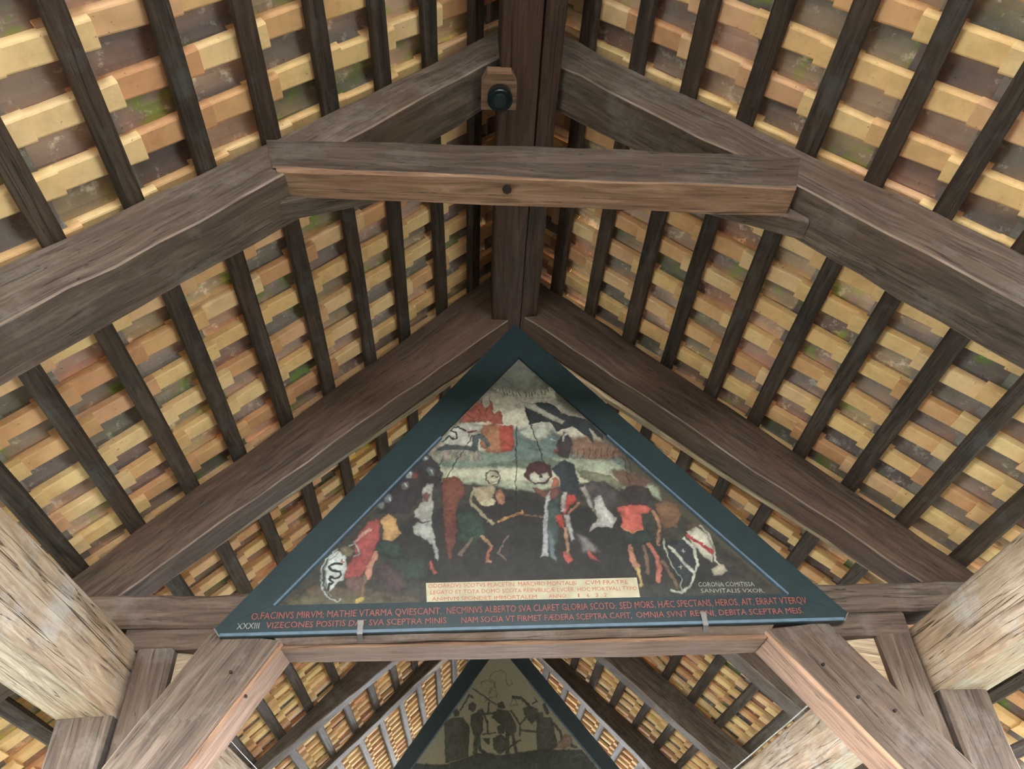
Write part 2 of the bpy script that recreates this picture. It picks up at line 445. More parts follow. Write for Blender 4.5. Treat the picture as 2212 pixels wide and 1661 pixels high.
('P',(52,50,42),[(-0.647,3.566),(-0.418,3.631),(-0.138,3.585),(0.024,3.556),(0.264,3.607),(0.613,3.546),(0.814,3.358),(1.171,2.966),(-1.176,2.975),(-0.974,3.245)],0.02),
('P',(40,38,34),[(-0.55,3.434),(-0.094,3.531),(0.363,3.444),(0.698,3.235),(0.981,3.085),(0.75,3.044),(-0.538,3.096),(-0.761,3.264)],0.04),
('P',(78,66,48),[(-1.148,2.989),(-0.997,3.084),(-0.745,3.056),(-0.535,3.007),(-0.502,2.974)],0.02),
('P',(86,80,54),[(-1.143,2.981),(-1.047,3.033),(-0.876,3.016),(-0.746,3.019),(-0.502,2.979),(-0.495,2.965)],0.03),
('P',(110,112,84),[(0.27,3.685),(0.429,3.644),(0.486,3.591),(0.468,3.554),(0.272,3.639)],0.01),
('P',(96,70,52),[(0.433,3.675),(0.499,3.681),(0.593,3.649),(0.646,3.611),(0.614,3.574),(0.484,3.576)],0.02),
('L',(40,36,30),[(-0.034,3.969),(-0.067,3.405)],0.0026,0.004),
('L',(40,36,30),[(-0.274,3.905),(-0.435,3.597)],0.0026,0.004),
('L',(40,36,30),[(-0.425,3.779),(-0.449,3.702)],0.0023,0.004),
('L',(40,36,30),[(0.016,4.097),(0.097,3.726)],0.0029,0.004),
('L',(40,36,30),[(0.514,3.767),(0.526,3.597)],0.0023,0.004),
('L',(40,36,30),[(0.531,3.767),(0.552,3.658)],0.0017,0.004),
('L',(40,36,30),[(-0.586,3.681),(-0.588,3.435)],0.002,0.004),
('P',(46,42,42),[(-0.578,3.735),(-0.51,3.804),(-0.443,3.717),(-0.429,3.634),(-0.472,3.59),(-0.545,3.533),(-0.591,3.442),(-0.737,3.445),(-0.753,3.508),(-0.684,3.579)],0.01),
('P',(120,124,120),[(-0.579,3.666),(-0.583,3.651),(-0.595,3.642),(-0.609,3.644),(-0.619,3.655),(-0.622,3.672),(-0.616,3.686),(-0.603,3.692),(-0.589,3.687),(-0.58,3.673)],0.01),
('P',(110,118,118),[(-0.501,3.768),(-0.505,3.756),(-0.514,3.749),(-0.525,3.75),(-0.533,3.76),(-0.535,3.773),(-0.53,3.784),(-0.52,3.789),(-0.509,3.785),(-0.502,3.774)],0.01),
('P',(86,90,92),[(-0.461,3.68),(-0.465,3.663),(-0.478,3.654),(-0.493,3.655),(-0.504,3.668),(-0.506,3.686),(-0.499,3.701),(-0.486,3.707),(-0.471,3.702),(-0.462,3.687)],0.01),
('P',(120,56,44),[(-0.552,3.658),(-0.555,3.646),(-0.564,3.64),(-0.575,3.641),(-0.583,3.65),(-0.585,3.663),(-0.58,3.674),(-0.57,3.678),(-0.56,3.674),(-0.553,3.664)],0.01),
('P',(104,112,112),[(-0.677,3.528),(-0.681,3.513),(-0.693,3.504),(-0.707,3.506),(-0.719,3.517),(-0.722,3.534),(-0.715,3.549),(-0.702,3.555),(-0.688,3.55),(-0.679,3.536)],0.01),
('P',(120,122,118),[(-0.709,3.486),(-0.712,3.473),(-0.722,3.466),(-0.734,3.468),(-0.743,3.477),(-0.746,3.491),(-0.741,3.503),(-0.73,3.508),(-0.718,3.504),(-0.71,3.492)],0.01),
('P',(100,96,90),[(-0.598,3.6),(-0.601,3.586),(-0.611,3.579),(-0.623,3.58),(-0.633,3.59),(-0.635,3.604),(-0.63,3.617),(-0.618,3.622),(-0.606,3.618),(-0.599,3.606)],0.01),
('P',(60,56,54),[(-0.426,3.664),(-0.429,3.652),(-0.438,3.645),(-0.449,3.647),(-0.457,3.656),(-0.458,3.668),(-0.453,3.679),(-0.443,3.684),(-0.433,3.68),(-0.426,3.67)],0.01),
('L',(196,196,188),[(-0.598,3.682),(-0.589,3.665)],0.0026,0.004),
('L',(196,196,188),[(-0.522,3.777),(-0.512,3.759)],0.0026,0.004),
('L',(196,196,188),[(-0.481,3.691),(-0.472,3.675)],0.0026,0.004),
('L',(196,196,188),[(-0.694,3.532),(-0.684,3.516)],0.0026,0.004),
('L',(196,196,188),[(-0.617,3.611),(-0.608,3.595)],0.0026,0.004),
('P',(150,148,136),[(-0.528,3.584),(-0.504,3.613),(-0.473,3.613),(-0.481,3.554),(-0.47,3.504),(-0.48,3.399),(-0.516,3.396),(-0.56,3.421),(-0.561,3.456),(-0.526,3.505)],0.006),
('P',(128,80,66),[(-0.527,3.54),(-0.506,3.565),(-0.487,3.547),(-0.501,3.504),(-0.52,3.512)],0.01),
('P',(140,140,130),[(-0.57,3.366),(-0.54,3.39),(-0.48,3.385),(-0.497,3.345),(-0.466,3.297),(-0.462,3.258),(-0.501,3.298),(-0.556,3.332)],0.006),
('P',(146,146,136),[(-0.57,3.371),(-0.48,3.398),(-0.441,3.222),(-0.437,3.185),(-0.454,3.2),(-0.477,3.292),(-0.562,3.332)],0.006),
('P',(110,58,42),[(-0.429,3.649),(-0.372,3.652),(-0.328,3.618),(-0.315,3.559),(-0.346,3.502),(-0.358,3.431),(-0.37,3.257),(-0.399,3.257),(-0.42,3.432)],0.006),
('P',(104,54,40),[(-0.424,3.457),(-0.352,3.456),(-0.359,3.312),(-0.379,3.191),(-0.393,3.199),(-0.415,3.345)],0.006),
('L',(70,62,46),[(-0.203,3.665),(-0.18,3.682),(-0.148,3.675),(-0.136,3.637),(-0.152,3.599),(-0.182,3.598),(-0.205,3.631),(-0.203,3.665)],0.0058,0.004),
('P',(178,172,136),[(-0.203,3.665),(-0.18,3.68),(-0.148,3.671),(-0.139,3.637),(-0.153,3.6),(-0.182,3.601),(-0.203,3.631)],0.006),
('L',(52,46,36),[(-0.176,3.648),(-0.168,3.65)],0.0044,0.004),
('L',(52,46,36),[(-0.156,3.648),(-0.151,3.648)],0.0041,0.004),
('L',(60,52,40),[(-0.178,3.616),(-0.155,3.617)],0.0015,0.004),
('L',(150,140,106),[(-0.179,3.601),(-0.183,3.579)],0.0076,0.004),
('L',(96,80,56),[(-0.252,3.569),(-0.189,3.571)],0.0015,0.004),
('L',(96,80,56),[(-0.252,3.553),(-0.189,3.555)],0.0015,0.004),
('L',(96,80,56),[(-0.253,3.537),(-0.19,3.539)],0.0015,0.004),
('L',(96,80,56),[(-0.253,3.521),(-0.19,3.523)],0.0015,0.004),
('P',(150,134,100),[(-0.274,3.587),(-0.182,3.593),(-0.157,3.578),(-0.191,3.499),(-0.222,3.478),(-0.247,3.493),(-0.271,3.551)],0.006),
('L',(150,136,100),[(-0.265,3.58),(-0.29,3.501),(-0.248,3.45),(-0.176,3.373)],0.0076,0.004),
('P',(172,160,118),[(-0.247,3.507),(-0.196,3.528),(-0.159,3.506),(-0.173,3.477),(-0.235,3.478)],0.006),
('P',(158,104,72),[(-0.164,3.556),(-0.132,3.57),(-0.112,3.526),(-0.116,3.491),(-0.148,3.484)],0.006),
('L',(176,122,60),[(-0.151,3.393),(-0.088,3.419),(-0.031,3.439)],0.0076,0.004),
('P',(44,62,48),[(-0.352,3.438),(-0.272,3.451),(-0.218,3.394),(-0.226,3.319),(-0.275,3.255),(-0.352,3.295)],0.01),
('P',(44,64,50),[(-0.352,3.424),(-0.28,3.447),(-0.224,3.373),(-0.225,3.326),(-0.296,3.307),(-0.352,3.344)],0.01),
('L',(160,116,70),[(-0.239,3.314),(-0.192,3.255)],0.0075,0.004),
('L',(160,80,60),[(-0.199,3.24),(-0.211,3.18)],0.0088,0.004),
('L',(110,92,76),[(-0.282,3.303),(-0.338,3.213)],0.0075,0.004),
('L',(110,92,76),[(-0.105,3.315),(-0.158,3.224),(-0.125,3.186)],0.0048,0.004),
('P',(170,110,80),[(-0.214,3.195),(-0.187,3.179),(-0.194,3.168),(-0.221,3.171)],0.006),
('P',(72,40,36),[(-0.012,3.651),(0.019,3.727),(0.072,3.742),(0.129,3.71),(0.134,3.656),(0.101,3.596),(0.037,3.597)],0.006),
('P',(176,172,150),[(0.018,3.658),(0.041,3.673),(0.066,3.649),(0.106,3.668),(0.117,3.641),(0.095,3.611),(0.05,3.605),(0.025,3.612)],0.006),
('P',(52,48,42),[(0.066,3.649),(0.08,3.655),(0.083,3.638),(0.069,3.636)],0.006),
('P',(120,72,60),[(0.029,3.583),(0.116,3.545),(0.095,3.516),(0.034,3.553)],0.006),
('L',(120,88,60),[(-0.061,3.429),(-0.036,3.426),(0.074,3.41)],0.0047,0.004),
('P',(44,50,54),[(0.127,3.694),(0.204,3.748),(0.253,3.716),(0.264,3.624),(0.26,3.52),(0.178,3.529),(0.167,3.625)],0.01),
('P',(56,50,48),[(0.165,3.836),(0.22,3.925),(0.256,3.883),(0.252,3.834),(0.224,3.747),(0.173,3.772)],0.01),
('L',(190,190,180),[(0.208,3.867),(0.217,3.9),(0.246,3.916)],0.0064,0.004),
('L',(150,160,160),[(0.148,3.876),(0.168,3.868)],0.0058,0.004),
('P',(130,60,50),[(0.16,3.811),(0.18,3.811),(0.174,3.78),(0.159,3.784)],0.006),
('P',(164,88,64),[(0.129,3.633),(0.149,3.644),(0.166,3.618),(0.16,3.581),(0.128,3.581)],0.006),
('P',(110,64,52),[(0.105,3.574),(0.163,3.573),(0.152,3.522),(0.1,3.501)],0.01),
('P',(160,160,156),[(0.09,3.538),(0.117,3.556),(0.084,3.368),(0.066,3.248),(0.052,3.248)],0.006),
('P',(58,72,68),[(0.099,3.494),(0.16,3.537),(0.144,3.353),(0.123,3.247),(0.075,3.248)],0.01),
('P',(150,152,150),[(0.084,3.431),(0.097,3.448),(0.075,3.195),(0.041,3.196)],0.006),
('P',(88,104,104),[(0.091,3.361),(0.115,3.276),(0.114,3.17),(0.086,3.195)],0.01),
('P',(176,56,46),[(0.162,3.486),(0.204,3.536),(0.242,3.535),(0.245,3.499),(0.204,3.471),(0.175,3.422),(0.16,3.429)],0.006),
('P',(168,160,146),[(0.174,3.551),(0.199,3.554),(0.177,3.443),(0.157,3.436)],0.008),
('P',(190,60,44),[(0.131,3.409),(0.15,3.422),(0.175,3.387),(0.168,3.342),(0.144,3.353)],0.006),
('L',(160,104,72),[(0.25,3.484),(0.194,3.429)],0.0076,0.004),
('P',(150,146,140),[(0.169,3.422),(0.2,3.421),(0.205,3.352),(0.214,3.284),(0.198,3.271),(0.181,3.352)],0.008),
('P',(176,70,54),[(0.151,3.218),(0.178,3.226),(0.192,3.177),(0.172,3.157),(0.159,3.177)],0.006),
('P',(176,66,54),[(0.25,3.265),(0.293,3.24),(0.305,3.215),(0.27,3.232),(0.322,3.166),(0.279,3.183)],0.008),
('L',(150,110,76),[(0.174,3.343),(0.174,3.218)],0.0095,0.004),
('P',(110,106,100),[(0.232,3.308),(0.276,3.29),(0.329,3.223),(0.253,3.216)],0.02),
('P',(70,64,62),[(0.265,3.572),(0.321,3.616),(0.398,3.607),(0.466,3.539),(0.444,3.467),(0.341,3.454),(0.295,3.498)],0.01),
('P',(140,132,118),[(0.268,3.572),(0.299,3.586),(0.32,3.49),(0.331,3.419),(0.305,3.469),(0.285,3.52)],0.008),
('P',(160,156,146),[(0.336,3.519),(0.375,3.526),(0.391,3.446),(0.434,3.396),(0.403,3.348),(0.323,3.35),(0.289,3.323),(0.305,3.357),(0.333,3.384),(0.332,3.433)],0.006),
('P',(184,76,60),[(0.443,3.46),(0.508,3.473),(0.578,3.472),(0.619,3.449),(0.589,3.422),(0.557,3.422),(0.557,3.359),(0.55,3.332),(0.524,3.325),(0.508,3.302),(0.487,3.326),(0.463,3.333),(0.45,3.354),(0.462,3.417),(0.445,3.431)],0.006),
('L',(186,120,66),[(0.45,3.351),(0.463,3.333),(0.487,3.326),(0.505,3.302),(0.524,3.325),(0.55,3.335)],0.0041,0.004),
('P',(54,46,42),[(0.477,3.524),(0.504,3.575),(0.577,3.589),(0.619,3.566),(0.636,3.514),(0.59,3.464),(0.508,3.473)],0.01),
('P',(40,52,46),[(0.458,3.329),(0.508,3.302),(0.567,3.335),(0.595,3.267),(0.539,3.256),(0.455,3.257)],0.01),
('L',(170,110,80),[(0.48,3.244),(0.478,3.179),(0.495,3.138)],0.0139,0.004),
('L',(170,140,74),[(0.497,3.13),(0.499,3.044)],0.0087,0.004),
('L',(164,86,66),[(0.569,3.251),(0.598,3.192),(0.602,3.128),(0.58,3.065)],0.0124,0.004),
('L',(110,82,60),[(0.541,3.243),(0.551,3.161),(0.542,3.105)],0.0087,0.004),
('L',(110,84,60),[(0.622,3.159),(0.654,3.087),(0.674,3.032)],0.0102,0.004),
('P',(112,78,52),[(0.636,3.478),(0.696,3.491),(0.745,3.476),(0.765,3.411),(0.72,3.342),(0.661,3.33),(0.646,3.385)],0.008),
('L',(160,110,76),[(0.619,3.428),(0.644,3.371),(0.616,3.249)],0.0087,0.004),
('P',(60,58,44),[(0.652,3.308),(0.751,3.315),(0.75,3.272),(0.655,3.257)],0.008),
('P',(44,50,52),[(0.655,3.257),(0.743,3.272),(0.782,3.197),(0.769,3.116),(0.732,3.062),(0.698,3.039),(0.665,3.103)],0.006),
('L',(168,172,150),[(0.748,3.281),(0.788,3.23),(0.787,3.148),(0.747,3.061),(0.692,3.008),(0.64,3.01)],0.0062,0.004),
('L',(168,172,150),[(0.652,3.283),(0.644,3.241),(0.659,3.151),(0.692,3.086),(0.688,3.009)],0.0029,0.004),
('L',(180,178,158),[(0.667,3.24),(0.762,3.1)],0.008,0.004),
('L',(180,178,150),[(0.723,3.213),(0.742,3.212)],0.0018,0.004),
('L',(180,178,150),[(0.735,3.222),(0.731,3.203)],0.0018,0.004),
('L',(180,178,150),[(0.699,3.134),(0.717,3.133)],0.0018,0.004),
('L',(180,178,150),[(0.71,3.143),(0.706,3.124)],0.0018,0.004),
('P',(90,70,50),[(0.773,3.349),(0.816,3.365),(0.838,3.356),(0.823,3.322),(0.776,3.323)],0.008),
('P',(172,166,142),[(0.766,3.314),(0.826,3.339),(0.866,3.304),(0.877,3.211),(0.864,3.154),(0.824,3.18),(0.784,3.246)],0.006),
('L',(176,44,52),[(0.767,3.297),(0.871,3.203)],0.008,0.004),
('L',(170,164,140),[(0.844,3.347),(0.874,3.304),(0.882,3.236),(0.881,3.162),(0.903,3.121)],0.0055,0.004),
('P',(150,140,116),[(0.85,3.122),(0.907,3.141),(0.926,3.109),(0.903,3.089),(0.857,3.086)],0.008),
('P',(170,126,70),[(-0.727,3.406),(-0.687,3.446),(-0.65,3.413),(-0.633,3.357),(-0.618,3.333),(-0.638,3.318),(-0.657,3.295),(-0.706,3.3),(-0.709,3.35)],0.006),
('P',(40,58,46),[(-0.737,3.258),(-0.712,3.296),(-0.629,3.287),(-0.598,3.203),(-0.707,3.22)],0.008),
('P',(150,60,56),[(-0.843,3.299),(-0.788,3.383),(-0.735,3.422),(-0.72,3.304),(-0.754,3.206),(-0.781,3.126),(-0.819,3.106),(-0.866,3.107),(-0.859,3.172),(-0.83,3.223)],0.008),
('L',(180,130,110),[(-0.836,3.295),(-0.772,3.356)],0.0088,0.004),
('L',(172,112,86),[(-0.735,3.228),(-0.758,3.169),(-0.76,3.111)],0.0136,0.004),
('P',(96,68,60),[(-0.872,3.107),(-0.794,3.119),(-0.777,3.069),(-0.814,3.042),(-0.855,3.064)],0.01),
('L',(110,84,60),[(-0.78,3.112),(-0.779,3.02)],0.0095,0.004),
('L',(176,150,60),[(-0.782,3.013),(-0.8,3.0)],0.0095,0.004),
('P',(66,50,48),[(-0.759,3.097),(-0.691,3.183),(-0.597,3.196),(-0.555,3.15),(-0.596,3.037),(-0.629,3.038),(-0.699,3.096)],0.02),
('P',(42,56,46),[(-0.693,3.205),(-0.502,3.208),(-0.486,3.098),(-0.586,3.093)],0.04),
('P',(170,72,62),[(-0.481,3.193),(-0.468,3.185),(-0.463,3.148),(-0.443,3.126),(-0.456,3.119),(-0.48,3.149)],0.006),
('P',(176,182,172),[(-0.945,3.225),(-0.914,3.251),(-0.871,3.231),(-0.857,3.157),(-0.872,3.1),(-0.914,3.065),(-0.935,3.045),(-0.955,3.109),(-0.959,3.174)],0.006),
('P',(110,96,70),[(-0.901,3.262),(-0.862,3.276),(-0.832,3.253),(-0.843,3.216),(-0.884,3.224)],0.008),
('L',(36,44,42),[(-0.88,3.179),(-0.92,3.184),(-0.942,3.17),(-0.933,3.151),(-0.89,3.147),(-0.881,3.129),(-0.899,3.107),(-0.927,3.119),(-0.935,3.108),(-0.917,3.09),(-0.934,3.08),(-0.934,3.055)],0.0058,0.004),
('L',(160,60,50),[(-0.891,3.194),(-0.871,3.192)],0.0031,0.004),
('L',(160,60,50),[(-0.884,3.205),(-0.884,3.179)],0.0027,0.004),
('L',(150,166,158),[(-0.858,3.276),(-0.835,3.279),(-0.812,3.252),(-0.813,3.222),(-0.829,3.219)],0.0041,0.004),
('L',(160,172,166),[(-0.915,3.258),(-0.963,3.211),(-0.975,3.138),(-0.964,3.066),(-0.921,3.01),(-0.887,2.995),(-0.877,3.007)],0.0031,0.004),
('L',(120,140,130),[(-0.906,3.243),(-0.952,3.196),(-0.961,3.13),(-0.951,3.073),(-0.916,3.023)],0.002,0.004)]
PAINT_FAR = [
('P',(78,78,66),[(-0.548,3.899),(-0.45,3.942),(-0.351,3.939),(-0.289,3.867),(-0.271,3.797),(-0.292,3.55),(-0.531,3.492)],0.01),
('P',(78,78,66),[(-0.457,4.014),(-0.413,4.03),(-0.382,3.999),(-0.388,3.952),(-0.438,3.954)],0.01),
('L',(78,78,66),[(-0.376,4.011),(-0.275,4.177)],0.0082,0.008),
('P',(78,78,66),[(-0.287,4.183),(-0.237,4.163),(-0.227,4.127),(-0.262,4.14)],0.01),
('P',(78,78,66),[(-0.288,4.068),(-0.238,4.097),(-0.203,4.066),(-0.207,4.018),(-0.239,3.995),(-0.282,4.02)],0.01),
('P',(78,78,66),[(-0.264,3.96),(-0.189,3.993),(-0.128,3.932),(-0.136,3.793),(-0.193,3.703),(-0.241,3.773),(-0.271,3.867)],0.01),
('L',(78,78,66),[(-0.205,3.749),(-0.219,3.592),(-0.208,3.481)],0.0232,0.008),
('L',(78,78,66),[(-0.18,3.771),(-0.17,3.612),(-0.11,3.577)],0.0164,0.008),
('L',(78,78,66),[(-0.127,3.98),(-0.085,3.884),(-0.082,3.768)],0.0109,0.008),
('P',(78,78,66),[(-0.195,4.011),(-0.138,4.022),(-0.114,3.991),(-0.127,3.944),(-0.177,3.958)],0.01),
('L',(78,78,66),[(-0.236,4.237),(0.013,4.059)],0.0075,0.008),
('L',(78,78,66),[(-0.077,3.978),(-0.062,4.085)],0.0096,0.008),
('L',(78,78,66),[(-0.102,3.967),(-0.002,3.976)],0.0123,0.008),
('P',(78,78,66),[(0.026,4.071),(0.077,4.093),(0.114,4.056),(0.106,4.02),(0.037,4.022)],0.01),
('P',(78,78,66),[(-0.041,3.93),(0.024,4.011),(0.149,3.995),(0.219,3.875),(0.227,3.781),(0.138,3.727),(0.056,3.856),(-0.004,3.905)],0.01),
('L',(78,78,66),[(0.127,3.75),(0.118,3.547)],0.0232,0.008),
('L',(78,78,66),[(0.177,3.771),(0.216,3.555)],0.0178,0.008),
('P',(78,78,66),[(0.019,3.834),(0.062,3.85),(0.098,3.82),(0.09,3.763),(0.023,3.765)],0.01),
('P',(78,78,66),[(-0.034,3.721),(0.053,3.764),(0.112,3.705),(0.109,3.614),(0.046,3.555),(-0.025,3.608)],0.01),
('L',(78,78,66),[(-0.137,3.764),(0.004,3.771)],0.0068,0.008),
('P',(78,78,66),[(-0.144,3.724),(-0.058,3.722),(-0.072,3.654),(-0.108,3.678)],0.01),
('L',(78,78,66),[(0.134,3.625),(0.259,3.689)],0.0096,0.008),
('L',(78,78,66),[(0.174,3.994),(0.267,3.85),(0.333,3.918)],0.0096,0.008),
('L',(78,78,66),[(0.266,3.826),(0.261,3.734)],0.0096,0.008),
('L',(78,78,66),[(0.264,3.792),(0.436,3.769)],0.0109,0.008),
('P',(78,78,66),[(0.301,4.014),(0.403,4.035),(0.476,3.997),(0.456,3.89),(0.391,3.846),(0.333,3.918)],0.01),
('L',(78,78,66),[(0.389,4.023),(0.294,4.123),(0.205,4.132)],0.015,0.008),
('L',(78,78,66),[(0.211,4.126),(0.17,4.048),(0.252,4.046),(0.211,4.126)],0.0027,0.008),
('P',(78,78,66),[(0.461,3.961),(0.525,3.971),(0.533,3.912),(0.608,3.909),(0.636,3.791),(0.659,3.619),(0.557,3.566),(0.437,3.592),(0.435,3.751)],0.01),
('L',(78,78,66),[(0.628,3.85),(0.696,3.766),(0.71,3.64)],0.015,0.008),
('L',(78,78,66),[(0.417,4.059),(0.469,4.081),(0.445,4.106)],0.0082,0.008),
('L',(78,78,66),[(0.542,4.043),(0.574,3.958)],0.0205,0.008),
('P',(140,106,86),[(0.635,3.62),(0.675,3.664),(0.744,3.742),(0.804,3.717),(0.821,3.636),(0.717,3.583)],0.015),
('P',(78,78,66),[(0.781,3.603),(0.809,3.648),(0.877,3.589)],0.01),
('L',(78,78,66),[(-0.112,4.087),(-0.06,4.134),(0.028,4.143),(0.018,4.205),(-0.052,4.232),(-0.06,4.17),(0.02,4.291),(-0.055,4.344),(-0.015,4.406),(0.089,4.428),(0.139,4.389),(0.13,4.313),(0.16,4.25),(0.205,4.274),(0.188,4.318)],0.0027,0.008),
('L',(78,78,66),[(-0.14,4.271),(-0.139,4.309),(-0.069,4.325),(-0.005,4.292),(0.012,4.23)],0.0027,0.008),
('P',(66,68,60),[(-0.864,3.503),(-0.531,3.481),(-0.255,3.56),(-0.11,3.588),(0.046,3.55),(0.253,3.576),(0.437,3.592),(0.913,3.577),(1.186,3.217),(-1.221,3.197)],0.015),
('L',(110,112,92),[(0.762,3.404),(0.783,3.503),(0.884,3.533),(1.002,3.495),(1.027,3.395)],0.0034,0.008),
('L',(110,108,90),[(-0.495,3.447),(-0.471,3.534)],0.0041,0.008),
('L',(120,118,98),[(0.413,3.416),(0.431,3.503)],0.0041,0.008)]

# ================================================================== setting
def board_floor():
    fl = tag(empty('floor', (0, 4, 0)), kind='structure')
    k = 0
    y = Y0
    while y < Y1:
        o = ybeam('plank', -2.1, 2.1, -0.06, 0.0, y, y + 0.235, W_RIDGE, fl, n=1, jit=0.0, cham=0.006)
        y += 0.245
    return fl
board_floor()
for side, nm in ((-1, 'wall_left'), (1, 'wall_right')):
    wl = tag(empty(nm, (side * 2.05, 4, 0)), kind='structure')
    for k in range(5):  # unseen parapet, built taller than the real one to dim the ridge tiles
        a, b = sorted((side * 2.03, side * 2.07))
        ybeam('plank', a, b, 0.02 + k * 0.26, 0.27 + k * 0.26, Y0, Y1, W_OLD, wl, n=6, jit=0.002, cham=0.006)
def flat(name, x0, x1, y0, y1, z, mat):
    o = mesh_obj(name, [(x0, y0, z), (x1, y0, z), (x1, y1, z), (x0, y1, z)], [(0, 1, 2, 3)], mat)
    return tag(o, kind='structure')
flat('river', -60, 60, -60, 70, -3.2, M_WATER)

# ================================================================== roof
def slope_frame(side, s, y, n):
    """world matrix at distance s down the slope, height n above the batten seat"""
    sd = Vector((side * COSR, 0, -SINR)); nn = Vector((side * SINR, 0, COSR))
    yv = Vector((0, side, 0))
    mw = Matrix((sd, yv, nn)).transposed().to_4x4()
    mw.translation = Vector((0, y, RIDGE)) + sd * s + nn * n
    return mw

def nun_mesh():
    prof = [(-.052, .026), (-.042, .003), (-.036, 0), (.036, 0), (.042, .003), (.052, .026), (.043, .029), (.032, .013), (-.032, .013), (-.043, .029)]
    st = [(-.108, 1.10, -.004), (-.04, 1.06, .0), (.14, .99, .012), (.345, .93, .026)]
    vs, fs = [], []
    for s, w, dz in st:
        for y, z in prof:
            vs.append((s, y * w, z + dz))
    n = len(prof)
    for i in range(len(st) - 1):
        for k in range(n):
            a, b = i * n + k, i * n + (k + 1) % n
            fs.append((a, a + n, b + n, b))
    fs.append(tuple(range(n))); fs.append(tuple((len(st) - 1) * n + k for k in range(n - 1, -1, -1)))
    return vs, fs

def monk_mesh():
    prof = []
    for k in range(7):
        t = math.pi * (k / 6)
        prof.append((-.082 * math.cos(t), .0 + .054 * math.sin(t)))
    for k in range(7):
        t = math.pi * (1 - k / 6)
        prof.append((-.071 * math.cos(t), .0 + .041 * math.sin(t)))
    st = [(-.075, .92), (.14, 1.0), (.345, 1.08)]
    vs, fs = [], []
    for i, (s, w) in enumerate(st):
        for y, z in prof:
            vs.append((s, y * w, z * w + i * .016))
    n = len(prof)
    for i in range(len(st) - 1):
        for k in range(n):
            a, b = i * n + k, i * n + (k + 1) % n
            fs.append((a, a + n, b + n, b))
    fs.append(tuple(range(n))); fs.append(tuple((len(st) - 1) * n + k for k in range(n - 1, -1, -1)))
    return vs, fs

def data_mesh(name, vs, fs, mat):
    me = bpy.data.meshes.new(name)
    me.from_pydata(vs, [], fs)
    me.materials.append(mat)
    me.update()
    return me

nun_me = data_mesh('channel_tile', *nun_mesh(), T_NUN)
monk_me = data_mesh('cover_tile', *monk_mesh(), T_MONK)

def cam_px(p):
    d = Vector(p) - cam.matrix_world.translation
    z = d.dot(CF)
    if z < 0.1:
        return None
    return 1106 + 1606.7 * d.dot(CR) / z, 830.5 - 1606.7 * d.dot(CU) / z, d.length

def behind_panel(px):
    x, y, _ = px
    return 760 < y < 1340 and abs(x - 1118) < (y - 760) * 0.98

def roof(side):
    name = 'ceiling_left' if side < 0 else 'ceiling_right'
    rt = tag(empty(name, (0, 4, RIDGE)), kind='structure')
    s0 = S_L if side < 0 else S_R
    for i in range(0, 13):
        s = s0 + S_D * i
        w = 0.039 + random.uniform(-.003, .004); h = 0.054
        def q(y):
            f = slope_frame(side, s, y, 0)
            return [f @ Vector((-w, 0, h)), f @ Vector((w, 0, h)), f @ Vector((w, 0, 0)), f @ Vector((-w, 0, 0))]
        ph = random.uniform(0, 6)
        sd = Vector((side * COSR, 0, -SINR))
        timber('batten', q(Y0), q(Y1), W_BATTEN, rt, n=56, jit=0.0022, cham=0.012,
               bend=lambda t, sd=sd, ph=ph: sd * (0.009 * math.sin(t * 17 + ph) + 0.005 * math.sin(t * 41 + 2 * ph)))
    for kind, me, n0, shift in (('channel_tile', nun_me, 0.054, 0.0), ('cover_tile', monk_me, 0.075, 0.5)):
        items = []
        for i in range(-1, 13):
            s = s0 + S_D * i
            rowsh = random.uniform(-.02, .02)
            ny = int((Y1 - Y0) / PITCH)
            for j in range(ny):
                y = Y0 + (j + shift) * PITCH + rowsh * 0.5 + 0.06
                mw = slope_frame(side, s + random.uniform(-.012, .012), y + random.uniform(-.007, .007), n0 + random.uniform(-.002, .003))
                mw = mw @ Matrix.Rotation(random.uniform(-.022, .022), 4, 'Z') @ Matrix.Rotation(random.uniform(-.03, .03), 4, 'X')
                if i == -1:
                    mw = mw @ Matrix.Diagonal((0.8, 1, 1, 1)) @ Matrix.Translation((0.10, 0, 0))
                px = cam_px(mw @ Vector((0.15, 0, 0)))
                vis = px is not None and -60 < px[0] < 2272 and -60 < px[1] < 1720 and not behind_panel(px)
                items.append((px[2] if vis else 999, mw))
        items.sort(key=lambda t: t[0])
        rest = []
        for k, (d, mw) in enumerate(items):
            if k < 300 and d < 900:
                o = bpy.data.objects.new(kind, me)
                link(o, rt)
                o.matrix_basis = rt.matrix_basis.inverted() @ mw
            else:
                rest.append(mw)
        co = np.array([v.co for v in me.vertices]); nv = len(co)
        fl = [tuple(p.vertices) for p in me.polygons]
        vs, fs = [], []
        for k, mw in enumerate(rest):
            R = np.array(mw.to_3x3()); T = np.array(mw.translation)
            vs.append(co @ R.T + T)
            fs.extend(tuple(v + k * nv for v in f) for f in fl)
        V = np.concatenate(vs) - np.array(rt.location)
        big = data_mesh(kind, V.tolist(), fs, me.materials[0])
        o = bpy.data.objects.new(kind, big)
        o['kind'] = 'stuff'
        link(o, rt)
    return rt

roof_l = roof(-1)
roof_r = roof(1)
